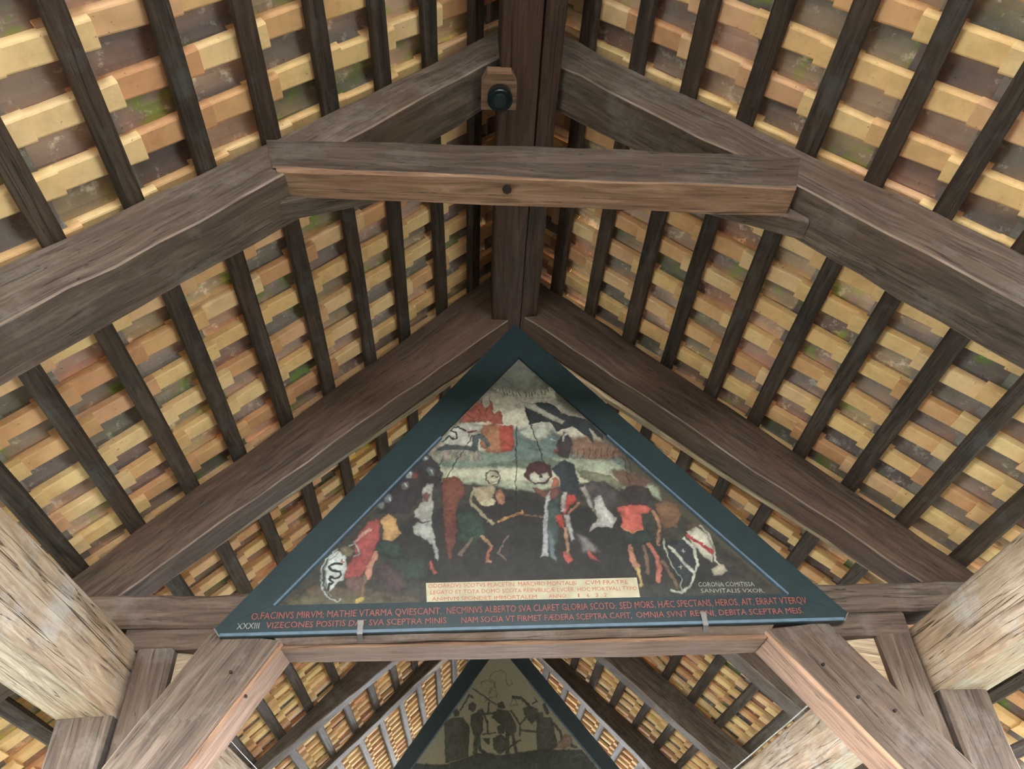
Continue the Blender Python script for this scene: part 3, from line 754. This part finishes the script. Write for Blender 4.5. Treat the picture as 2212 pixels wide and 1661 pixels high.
# ridge caps over the two slopes
y = Y0
while y < Y1:
    vs, fs = [], []
    for yy in (y, y + 0.40):
        for k in range(9):
            t = math.pi * (0.04 + 0.92 * k / 8)
            vs.append((-.20 * math.cos(t), yy, 5.33 + .20 * math.sin(t)))
        for k in range(9):
            t = math.pi * (0.04 + 0.92 * (1 - k / 8))
            vs.append((-.18 * math.cos(t), yy, 5.33 + .18 * math.sin(t)))
    for k in range(18):
        fs.append((k, (k + 1) % 18, 18 + (k + 1) % 18, 18 + k))
    fs += [tuple(range(17, -1, -1)), tuple(range(18, 36))]
    mesh_obj('ridge_tile', vs, fs, T_MONK, roof_r, Matrix.Translation((0, y, 5.4)))
    y += 0.37

# ================================================================== long timbers
rb = empty('ridge_beam', (0, 4, 4.86))
tag(rb, 'dark ridge beam of two long timbers running under the roof peak', 'beam')
ybeam('timber', -0.145, 0.034, 4.86, 5.16, Y0, Y1, W_RIDGE, rb, n=40, jit=0.003, cham=0.006)
ybeam('timber', 0.038, 0.137, 4.875, 5.15, Y0, Y1, W_RIDGE, rb, n=40, jit=0.003, cham=0.006)
for side, lab in ((-1, 'pale weathered eaves beam running along the left side of the bridge'), (1, 'pale weathered eaves beam running along the right side of the bridge')):
    a, b = sorted((side * 1.755, side * 1.985))
    o = ybeam('eaves_beam', a, b, 2.545, 2.855, Y0, Y1, W_PLATE, None, n=60, jit=0.004, cham=0.012)
    tag(o, lab, 'beam', 'eaves beams along the bridge')
    # outer eaves board under the overhang
    a, b = sorted((side * 2.30, side * 2.34))

# ================================================================== trusses
def rafter_pair(t, Y, w, lowL, lowR, mat, jit=0.006, top=0.0):
    """lowL/lowR: z of the lower near arris at |x| = 0.14 and 2.2"""
    for side, (za, zb) in ((-1, lowL), (1, lowR)):
        xa, xb = 0.0, 2.62
        f = lambda x: za + (zb - za) * (x - 0.14) / (2.2 - 0.14)
        slab('rafter', [(side * xa, roof_z(xa) - top), (side * xb, roof_z(xb) - top), (side * (xb - .12), f(xb) ), (side * xa, f(xa))], Y, Y + w, mat, t, n=22, jit=jit, cham=0.007, worn=True)

def peg(t, x, y, z, r=0.022, axis=(0, -1, 0), h=0.012):
    return disc('peg', (x, y, z), axis, r, h, W_PEG, t, n=8)

# --- truss A : nearest, with a high collar beam
YA, YB, YC, YD, YE = 1.71, 3.32, 5.15, 7.0, 8.6
ta = tag(empty('roof_truss', (0, YA, RIDGE)), 'nearest roof truss, with a high horizontal collar beam and no painting', 'truss', 'timber trusses across the bridge')
rafter_pair(ta, YA, 0.225, (4.99, 2.86), (4.94, 2.80), W_OLD, 0.007)
slab('collar_beam', [(-1.10, 4.27), (1.06, 4.20), (0.985, 3.985), (-1.04, 4.07)], YA - 0.012, YA + 0.10, W_OLD, ta, n=22, jit=0.005, cham=0.008, worn=True)
slab('lit_collar_face', [(-1.03, 4.072), (0.985, 3.99), (0.975, 3.972), (-1.02, 4.052)], YA - 0.012, YA + 0.115, W_ORANGE, ta, n=22, jit=0.003, cham=0.004)  # collar underside, its bounce light put into a warmer colour
slab('brace', [(-1.02, 4.18), (-0.60, 4.26), (-0.62, 4.16), (-1.06, 4.00)], YA + 0.10, YA + 0.20, W_OLD, ta, n=6, jit=0.004)
slab('brace', [(0.62, 4.20), (1.02, 4.10), (1.06, 3.93), (0.62, 4.12)], YA + 0.10, YA + 0.20, W_OLD, ta, n=6, jit=0.004)

# --- truss B : tie beam, posts, struts, carries the big painting
tb = tag(empty('roof_truss', (0, YB, RIDGE)), 'second roof truss, whose tie beam and slanting struts carry the large painting', 'truss', 'timber trusses across the bridge')
rafter_pair(tb, YB, 0.17, (4.76, 2.915), (4.80, 2.90), W_RAFTER, 0.007)
for side, pl in ((-1, [(-.15, 4.86), (-2.15, 3.02), (-2.15, 2.93), (-.15, 4.74)]), (1, [(.15, 4.86), (2.15, 3.02), (2.15, 2.93), (.15, 4.74)])):
    slab('lath', pl, YB + 0.19, YB + 0.235, W_LATH, tb, n=10, jit=0.003, cham=0.005)
slab('tie_beam', [(-2.45, 3.07), (2.45, 3.05), (2.45, 2.915), (-2.45, 2.925)], 3.275, 3.50, W_OLD, tb, n=30, jit=0.006)
slab('tie_beam', [(-1.80, 2.918), (1.73, 2.908), (1.73, 2.80), (-1.80, 2.828)], 3.28, 3.48, W_OLD, tb, n=26, jit=0.004)
slab('straining_beam', [(-1.16, 2.862), (1.09, 2.862), (1.04, 2.802), (-1.12, 2.812)], 3.235, 3.42, W_OLD, tb, n=26, jit=0.004, cham=0.008)
slab('straining_beam', [(-1.12, 2.812), (1.04, 2.802), (1.03, 2.785), (-1.11, 2.795)], 3.238, 3.425, W_ORANGE, tb, n=26, jit=0.003, cham=0.004)  # thin orange layer painting the beam's lit underside
# struts run from the straining beam down and out to the posts
slab('strut', [(-1.42, 2.875), (-2.02, 1.86), (-1.86, 1.60), (-1.115, 2.825)], 3.235, 3.42, W_OLD, tb, n=16, jit=0.005, worn=True, cham=0.010)
slab('strut', [(1.34, 2.85), (2.04, 1.82), (1.86, 1.66), (1.04, 2.82)], 3.235, 3.42, W_OLD, tb, n=16, jit=0.005, worn=True, cham=0.010)
slab('lit_strut_face', [(-1.115, 2.825), (-1.86, 1.60), (-1.845, 1.59), (-1.10, 2.81)], 3.235, 3.425, W_ORANGE, tb, n=14, jit=0.003, cham=0.004)  # orange strips paint the light on the struts' lower faces
slab('lit_strut_face', [(1.04, 2.82), (1.86, 1.66), (1.845, 1.65), (1.025, 2.805)], 3.235, 3.425, W_ORANGE, tb, n=14, jit=0.003, cham=0.004)
for side in (-1, 1):
    a, b = sorted((side * 1.575, side * 1.742)); post('post', a, b, 3.29, 3.50, 0.0, 2.83, W_OLD, tb, n=12, jit=0.004)
    a, b = sorted((side * 1.755, side * 1.965)); post('post', a, b, 3.262, 3.50, 0.0, 2.55, W_OLD, tb, n=12, jit=0.004)
    slab('wedge', [(side * 1.40, 2.79), (side * 1.575, 2.83), (side * 1.575, 2.50), (side * 1.46, 2.60)], 3.33, 3.45, W_LATH, tb, n=3, jit=0.002)
for (x, z) in ((-1.30, 2.70), (-1.22, 2.60), (1.25, 2.66), (1.36, 2.52), (1.50, 2.46)):
    peg(tb, x, 3.237, z, 0.007)

# --- plain trusses between the two paintings
tc = tag(empty('roof_truss', (0, YC, RIDGE)), 'third roof truss, just behind the large painting, dark face and pale underside', 'truss', 'timber trusses across the bridge')
rafter_pair(tc, YC, 0.20, (4.95, 2.95), (4.95, 2.82), W_OLD, 0.006)
td = tag(empty('roof_truss', (0, YD, RIDGE)), 'fourth roof truss, grey-brown, midway between the two paintings', 'truss', 'timber trusses across the bridge')
rafter_pair(td, YD, 0.17, (4.78, 3.11), (4.86, 2.905), W_OLD, 0.006)
te = tag(empty('roof_truss', (0, YE, RIDGE)), 'farthest roof truss, directly behind the smaller painting', 'truss', 'timber trusses across the bridge')
rafter_pair(te, YE, 0.17, (5.02, 3.20), (5.06, 2.89), W_OLD, 0.006)
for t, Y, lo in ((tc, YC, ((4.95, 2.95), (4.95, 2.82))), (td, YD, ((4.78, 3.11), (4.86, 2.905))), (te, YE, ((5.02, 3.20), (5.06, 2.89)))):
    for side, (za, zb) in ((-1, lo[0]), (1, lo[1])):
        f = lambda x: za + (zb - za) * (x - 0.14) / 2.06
        slab('lit_rafter_face', [(side * .05, f(.05) + .004), (side * 2.45, f(2.45) + .004), (side * 2.43, f(2.45) - .022), (side * .05, f(.05) - .024)], Y + 0.01, Y + 0.185, W_LATH, t, n=10, jit=0.002, cham=0.004)  # added pale strip, painting the rafter underside as lit from below
slab('tie_beam', [(-2.45, 3.14), (2.45, 3.12), (2.45, 2.86), (-2.45, 2.86)], YE - 0.045, YE + 0.18, W_OLD, te, n=20, jit=0.005)
for side in (-1, 1):
    a, b = sorted((side * 1.755, side * 1.965)); post('post', a, b, YE - .05, YE + 0.18, 0.0, 2.55, W_OLD, te, n=8, jit=0.004)
# stub ties seat the plain trusses on the eaves beams
for t, Y in ((ta, YA), (tc, YC), (td, YD)):
    for side in (-1, 1):
        slab('foot', [(side * 1.99, 3.10), (side * 2.45, 3.0), (side * 2.45, 2.83), (side * 1.99, 2.86)], Y, Y + 0.18, W_OLD, t, n=4, jit=0.003)

# ================================================================== lamp by the ridge
lp = tag(empty('spot_lamp', (-0.15, 1.79, 4.865)), 'small round black lamp on a wooden block beside the ridge beam', 'lamp')
vs = []
for z, k in ((4.80, 1.0), (4.865, 1.0)):
    for x, yy in ((-.075, -.06), (-.075, .035), (-.05, .075), (.05, .075), (.075, .035), (.075, -.06)):
        vs.append((-0.150 + x * 1.08, 1.79 - yy * 1.3, z))
mesh_obj('wooden_block', vs, [(5, 4, 3, 2, 1, 0), (6, 7, 8, 9, 10, 11)] + [(k, (k + 1) % 6, 6 + (k + 1) % 6, 6 + k) for k in range(6)], W_ORANGE, lp, Matrix.Translation((-0.15, 1.79, 4.84)))
hs = disc('housing', (-0.147, 1.795, 4.80), (0, -.1, -1), 0.056, 0.05, M_BLACK, lp, n=24, r2=0.058)
disc('rim', (-0.147, 1.791, 4.752), (0, -.1, -1), 0.052, 0.006, M_BLACK, lp, n=24, r2=0.046)
disc('lens', (-0.147, 1.790, 4.748), (0, -.1, -1), 0.032, 0.022, M_LENS, lp, n=20, r2=0.028)

# ================================================================== cable on the right eaves beam
def tube(name, pts, r, mat, parent=None, n=6):
    vs, fs = [], []
    P = [Vector(p) for p in pts]
    for i, p in enumerate(P):
        d = (P[min(i + 1, len(P) - 1)] - P[max(i - 1, 0)]).normalized()
        u = d.orthogonal().normalized(); w = d.cross(u)
        for k in range(n):
            a = 2 * math.pi * k / n
            vs.append(p + (u * math.cos(a) + w * math.sin(a)) * r)
    for i in range(len(P) - 1):
        for k in range(n):
            fs.append((i * n + k, i * n + (k + 1) % n, (i + 1) * n + (k + 1) % n, (i + 1) * n + k))
    fs += [tuple(range(n - 1, -1, -1)), tuple((len(P) - 1) * n + k for k in range(n))]
    return mesh_obj(name, vs, fs, mat, parent, Matrix.Translation(P[0]), smooth=True)
cb = tube('cable', [(1.742, 3.6 + i * 0.16, 2.868 + 0.0012 * math.sin(i * 1.3)) for i in range(29)], 0.006, M_CABLE)
tag(cb, 'thin pale cable clipped along the top edge of the right eaves beam', 'cable')
cb = tube('cable', [(-1.742, 3.6 + i * 0.16, 2.868 + 0.0012 * math.sin(i * 1.1)) for i in range(29)], 0.005, M_BLACK)
tag(cb, 'thin dark cable along the top edge of the left eaves beam', 'cable')

# ================================================================== paintings
def raster(shapes, x0, x1, z0, z1, step, base):
    nx = int((x1 - x0) / step) + 1; nz = int((z1 - z0) / step) + 1
    X, Z = np.meshgrid(np.linspace(x0, x1, nx), np.linspace(z0, z1, nz))
    # brush-like wobble of every outline: smooth random fields
    rg = np.random.default_rng(3)
    def field(cell):
        gx = int((x1 - x0) / cell) + 3; gz = int((z1 - z0) / cell) + 3
        g = rg.standard_normal((gz, gx))
        fx = (X - x0) / cell; fz = (Z - z0) / cell
        ix = fx.astype(int); iz = fz.astype(int); tx = fx - ix; tz = fz - iz
        tx = tx * tx * (3 - 2 * tx); tz = tz * tz * (3 - 2 * tz)
        return (g[iz, ix] * (1 - tx) + g[iz, ix + 1] * tx) * (1 - tz) + (g[iz + 1, ix] * (1 - tx) + g[iz + 1, ix + 1] * tx) * tz
    WX = X + 0.0028 * field(0.03) + 0.0022 * field(0.011)
    WZ = Z + 0.0028 * field(0.03) + 0.0022 * field(0.011)
    dab = 0.9 * field(0.05) + 0.8 * field(0.018) + 0.6 * field(0.008)
    img = np.empty((nz, nx, 3)); img[:] = srgb(base)[:3]
    for s in shapes:
        pts = np.array(s[2], float)
        soft = s[-1] * 1.25
        rad = s[3] if s[0] == 'L' else 0
        pad = soft * 2 + rad + 0.006
        i0 = max(0, int((pts[:, 0].min() - pad - x0) / (x1 - x0) * (nx - 1))); i1 = min(nx, int((pts[:, 0].max() + pad - x0) / (x1 - x0) * (nx - 1)) + 2)
        j0 = max(0, int((pts[:, 1].min() - pad - z0) / (z1 - z0) * (nz - 1))); j1 = min(nz, int((pts[:, 1].max() + pad - z0) / (z1 - z0) * (nz - 1)) + 2)
        if i1 <= i0 or j1 <= j0:
            continue
        x = WX[j0:j1, i0:i1]; z = WZ[j0:j1, i0:i1]
        n = len(pts)
        segs = range(n) if s[0] == 'P' else range(n - 1)
        d = np.full(x.shape, 9.0); ins = np.zeros(x.shape, bool)
        for k in segs:
            ax, az = pts[k]; bx, bz = pts[(k + 1) % n]
            dx, dz = bx - ax, bz - az
            l2 = dx * dx + dz * dz + 1e-12
            t = np.clip(((x - ax) * dx + (z - az) * dz) / l2, 0, 1)
            d = np.minimum(d, np.hypot(x - ax - t * dx, z - az - t * dz))
            if s[0] == 'P':
                c = (az > z) != (bz > z)
                with np.errstate(divide='ignore', invalid='ignore'):
                    xi = ax + (z - az) * dx / (dz if abs(dz) > 1e-12 else 1e-12)
                ins ^= c & (x < xi)
        sd = np.where(ins, d, -d) if s[0] == 'P' else rad - d
        a = np.clip(0.5 + sd / max(soft, 1e-3), 0, 1)[..., None]
        a = a * a * (3 - 2 * a)
        cg = np.array(s[1], float); cg = cg * 0.74 + cg.mean() * 0.26
        colr = np.array(srgb(cg * 0.93)[:3])
        shade = 1 + 0.17 * np.clip(dab[j0:j1, i0:i1], -2, 2)[..., None] - 0.30 * np.exp(-np.maximum(sd, 0) / 0.008)[..., None] + 0.22 * (1 - np.exp(-np.maximum(sd, 0) / 0.02))[..., None]
        img[j0:j1, i0:i1] = img[j0:j1, i0:i1] * (1 - a) + colr * shade * a
    return X, Z, np.clip(img, 0.002, 1)

def canvas(name, shapes, tri, Y, step, base, parent):
    (ax, az), (bx, bz), (tx, tz) = tri      # base left, base right, apex
    X, Z, img = raster(shapes, ax, bx, min(az, bz), tz, step, base)
    nz, nx = X.shape
    inside = ((Z - az) * (tx - ax) - (X - ax) * (tz - az) <= 0.012) & ((Z - bz) * (bx - tx) - (bx - X) * (tz - bz) <= 0.012)
    idx = np.arange(nx * nz).reshape(nz, nx)
    quad = np.stack([idx[:-1, :-1], idx[:-1, 1:], idx[1:, 1:], idx[1:, :-1]], -1)
    keep = inside[:-1, :-1] & inside[:-1, 1:] & inside[1:, 1:] & inside[1:, :-1]
    q = quad[keep]
    used = np.unique(q); remap = np.full(nx * nz, -1); remap[used] = np.arange(len(used))
    q = remap[q]
    V = np.stack([X.ravel()[used], np.full(len(used), Y), Z.ravel()[used]], -1) - np.array(parent.location)
    me = bpy.data.meshes.new(name)
    me.vertices.add(len(V)); me.vertices.foreach_set('co', V.ravel())
    me.loops.add(len(q) * 4); me.loops.foreach_set('vertex_index', q.ravel().astype(np.int32))
    me.polygons.add(len(q)); me.polygons.foreach_set('loop_start', (np.arange(len(q)) * 4).astype(np.int32))
    me.update(calc_edges=True); me.validate()
    at = me.color_attributes.new('paint', 'FLOAT_COLOR', 'POINT')
    c = np.ones((len(V), 4)); c[:, :3] = img.reshape(-1, 3)[used]
    at.data.foreach_set('color', c.ravel())
    me.materials.append(M_CANVAS)
    o = bpy.data.objects.new(name, me)
    return link(o, parent)

def prism(name, poly, ya, yb, mat, parent):
    n = len(poly)
    vs = [(x, ya, z) for x, z in poly] + [(x, yb, z) for x, z in poly]
    fs = [tuple(range(n)), tuple(range(2 * n - 1, n - 1, -1))] + [(k, n + k, n + (k + 1) % n, (k + 1) % n) for k in range(n)]
    cx = sum(p[0] for p in poly) / n; cz = sum(p[1] for p in poly) / n
    return mesh_obj(name, vs, fs, mat, parent, Matrix.Translation((cx, ya, cz)))

def lettering(text, xa, za, xb, zb, cap, mat, parent, Y, name='lettering', bold=0.0):
    """text fitted between two baseline points on the panel's face"""
    cu = bpy.data.curves.new('text', 'FONT')
    cu.body = text; cu.size = 1.0; cu.resolution_u = 2; cu.offset = bold
    to = bpy.data.objects.new('text', cu)
    COL.objects.link(to)
    dg = bpy.context.evaluated_depsgraph_get()
    me = bpy.data.meshes.new_from_object(to.evaluated_get(dg))
    bpy.data.objects.remove(to)
    co = np.empty(len(me.vertices) * 3); me.vertices.foreach_get('co', co); co = co.reshape(-1, 3)
    w0, w1 = co[:, 0].min(), co[:, 0].max()
    u = (co[:, 0] - w0) / (w1 - w0)
    wob = 0.0012 * np.sin(u * 90 + len(text)) 
    out = np.stack([xa + u * (xb - xa), np.full(len(co), Y), za + u * (zb - za) + co[:, 1] / 0.70 * cap + wob], -1)
    out -= np.array(parent.location)
    me.vertices.foreach_set('co', out.ravel())
    me.materials.clear(); me.materials.append(mat); me.update()
    me.name = name
    return link(bpy.data.objects.new(name, me), parent)

def frame_panel(root, dx, Y, cor):
    """triangular board with three painted frame rails; cor = outer L, R, apex and inner L, R, apex"""
    oL, oR, oT, iL, iR, iT = [(p[0] + dx, p[1]) for p in cor]
    prism('backing_board', [(oL[0] + .03, oL[1] + .02), (oR[0] - .03, oR[1] + .02), (oT[0], oT[1] - .04)], Y + 0.022, Y + 0.05, W_OLD, root)
    tip = 0.05
    prism('frame_rail', [(oL[0], oL[1] + .035), (oL[0] + .028, oL[1]), (oR[0] - .028, oR[1]), (oR[0], oR[1] + .035), iR, iL], Y, Y + 0.03, M_FRAME, root)
    lr = prism('frame_rail', [(oL[0], oL[1] + .035), iL, iT, oT], Y - 0.002, Y + 0.03, M_FRAME, root)
    rr = prism('frame_rail', [(oR[0], oR[1] + .035), oT, iT, iR], Y - 0.002, Y + 0.03, M_FRAME, root)
    return oL, oR, oT, iL, iR, iT

NEAR = [(-1.400, 2.843), (1.430, 2.845), (-0.012, 4.715), (-1.165, 2.982), (1.180, 2.980), (0.000, 4.445)]
pb = tag(empty('painting', (0, 3.22, 2.84)), 'large triangular painting in a dark green frame, crowded scene over a Latin verse', 'painting', 'triangular paintings hung in the trusses')
oL, oR, oT, iL, iR, iT = frame_panel(pb, 0, 3.215, NEAR)
canvas('canvas', PAINT_NEAR, (iL, iR, iT), 3.228, 0.0028, (66, 62, 50), pb)
def strip(a, b, w, ya, yb, mat, parent, name):
    a = Vector((a[0], 0, a[1])); b = Vector((b[0], 0, b[1]))
    d = (b - a).normalized(); nrm = Vector((-d.z, 0, d.x)) * w
    return prism(name, [(a.x, a.z), (b.x, b.z), ((b + nrm).x, (b + nrm).z), ((a + nrm).x, (a + nrm).z)], ya, yb, mat, parent)
def lerp2(a, b, t): return (a[0] + (b[0] - a[0]) * t, a[1] + (b[1] - a[1]) * t)
strip(iL, lerp2(iL, iT, 0.62), -0.010, 3.206, 3.226, M_BEVEL, pb, 'frame_bead')  # lit stretch of the inner bevel, painted pale part way up the rail
strip(lerp2(iR, iT, 0.62), iR, -0.010, 3.206, 3.226, M_BEVEL, pb, 'frame_bead')
strip((oL[0] + .03, oL[1] + .001), (oR[0] - .03, oR[1] + .001), 0.013, 3.204, 3.214, M_BEVEL, pb, 'frame_bead')
strip((oL[0] - .002, oL[1] + .037), (oL[0] + .028, oL[1] - .002), 0.005, 3.208, 3.245, M_METAL, pb, 'corner_strip')
strip((oR[0] - .028, oR[1] - .002), (oR[0] + .002, oR[1] + .037), 0.005, 3.208, 3.245, M_METAL, pb, 'corner_strip')
lb = prism('inscription_board', [(-.488, 2.975), (.486, 2.974), (.485, 3.082), (-.495, 3.077)], 3.2255, 3.2275, M_LABEL, pb)
lettering('ODOARDVS SCOTVS PLACETIN. MARCHIO MONTALBI', -.484, 3.052, .198, 3.052, .020, M_REDB, pb, 3.2245)
lettering('CVM FRATRE', .240, 3.052, .440, 3.052, .020, M_REDB, pb, 3.2245)
o = lettering('LEGATO ET TOTA DOMO SCOTA REIPVBLICÆ LVCER. HOC MORTVALI TYPO', -.473, 3.022, .477, 3.020, .019, M_REDB, pb, 3.2245)
lettering('ANIMVM SPONDET IMMORTALEM', -.466, 2.990, .010, 2.990, .018, M_REDB, pb, 3.2245)
lettering('ANNO', .065, 2.990, .145, 2.991, .018, M_REDB, pb, 3.2245)
for k, ch in enumerate('1632'):
    lettering(ch, .200 + k * .040, 2.991, .200 + k * .040 + (.006 if ch == '1' else .014), 2.991, .018, M_REDB, pb, 3.2245)
for txt, a, b, z, c, mt in (('O,FACINVS MIRVM; MATHIE VTARMA QVIESCANT.', 543, 940, 0, .031, M_RED), ('NECMINVS ALBERTO SVA CLARET GLORIA SCOTO:', 951, 1317, 0, .031, M_RED),
                            ('SED MORS, HÆC SPECTANS, HEROS, AIT, ERRAT VTERQV', 1325, 1742, 0, .032, M_RED),
                            ('XXXIII', 513, 559, 1, .027, M_WHITE), ('VIZECONES POSITIS DAT SVA SCEPTRA MINIS', 573, 951, 1, .027, M_RED), ('NAM SOCIA VT FIRMET FÆDERA SCEPTRA CAPIT,', 983, 1352, 1, .027, M_RED),
                            ('OMNIA SVNT REGNI, DEBITA SCEPTRA MEIS.', 1362, 1735, 1, .027, M_RED)):
    fx = lambda p: -1.25 + (p - 543) * (2.503 / 1199)
    if z: fx = lambda p: -1.305 + (p - 513) * (2.528 / 1222)
    zz = lambda x: (2.9175 + (x + 1.25) * 0.0055) if not z else (2.876 + (x + 1.3) * 0.0035)
    lettering(txt, fx(a), zz(fx(a)), fx(b), zz(fx(b)), c, mt, pb, 3.2100)
lettering('CORONA COMITISSA', .770, 3.030, 1.035, 3.026, .022, M_WHITE, pb, 3.2255, bold=0.0)
lettering('SANVITALIS VXOR.', .775, 3.000, 1.075, 2.994, .020, M_WHITE, pb, 3.2255, bold=0.0)
for x in (-0.774, 0.756):
    t = 0.004
    vs = [(x - .012, 3.203, 2.90), (x + .012, 3.203, 2.90), (x + .013, 3.203, 2.838), (x - .011, 3.203, 2.838), (x + .013, 3.232, 2.822), (x - .011, 3.232, 2.822)]
    vs2 = [(a, b + t if k < 4 else b, c - (t if k >= 4 else 0)) for k, (a, b, c) in enumerate(vs)]
    mesh_obj('clip', vs + vs2, [(0, 1, 2, 3), (3, 2, 4, 5), (9, 8, 7, 6), (11, 10, 8, 9), (0, 6, 7, 1), (1, 7, 8, 2), (2, 8, 10, 4), (4, 10, 11, 5), (5, 11, 9, 3), (3, 9, 6, 0)], M_METAL, pb, Matrix.Translation((x, 3.21, 2.86)))

YP = 8.49
FAR = [(-1.427, 2.926), (1.597, 2.930), (0.060, 4.995), (-1.176, 3.075), (1.329, 3.075), (0.071, 4.706)]
pf = tag(empty('painting', (0.07, YP, 2.91)), 'distant triangular painting of dark figures on a pale ground, seen below the near beam', 'painting', 'triangular paintings hung in the trusses')
oL, oR, oT, iL, iR, iT = frame_panel(pf, 0, YP - .005, FAR)
canvas('canvas', PAINT_FAR, (iL, iR, iT), YP + .008, 0.006, (142, 136, 114), pf)
strip(iL, lerp2(iL, iT, 0.75), -0.012, YP - .014, YP + .006, M_BEVEL, pf, 'frame_bead')  # bevel light painted on the far frame as well
strip(lerp2(iR, iT, 0.75), iR, -0.012, YP - .014, YP + .006, M_BEVEL, pf, 'frame_bead')
strip((oL[0] + .03, oL[1] + .001), (oR[0] - .03, oR[1] + .001), 0.013, YP - .016, YP - .006, M_BEVEL, pf, 'frame_bead')

PEGS_A = [((-1.349, 1.826, 3.742), -1, .018, 1.034), ((-1.268, 1.764, 3.826), -1, .015, 1.034), ((-1.496, 1.823, 3.590), -1, .012, 1.034), ((-1.199, 1.831, 3.897), -1, .014, 1.034),
          ((1.412, 1.775, 3.621), 1, .021, 1.039), ((1.442, 1.855, 3.589), 1, .020, 1.039), ((1.653, 1.91, 3.371), 1, .016, 1.039), ((-0.147, 1.738, 4.008), 0, .018, 0)]
# pegs in the near truss
for px, side, k, m in PEGS_A:
    n = Vector((-side * m, 0, -1)).normalized()
    disc('peg', Vector(px) - n * 0.004, n, k, 0.012, W_PEG, ta, n=8)
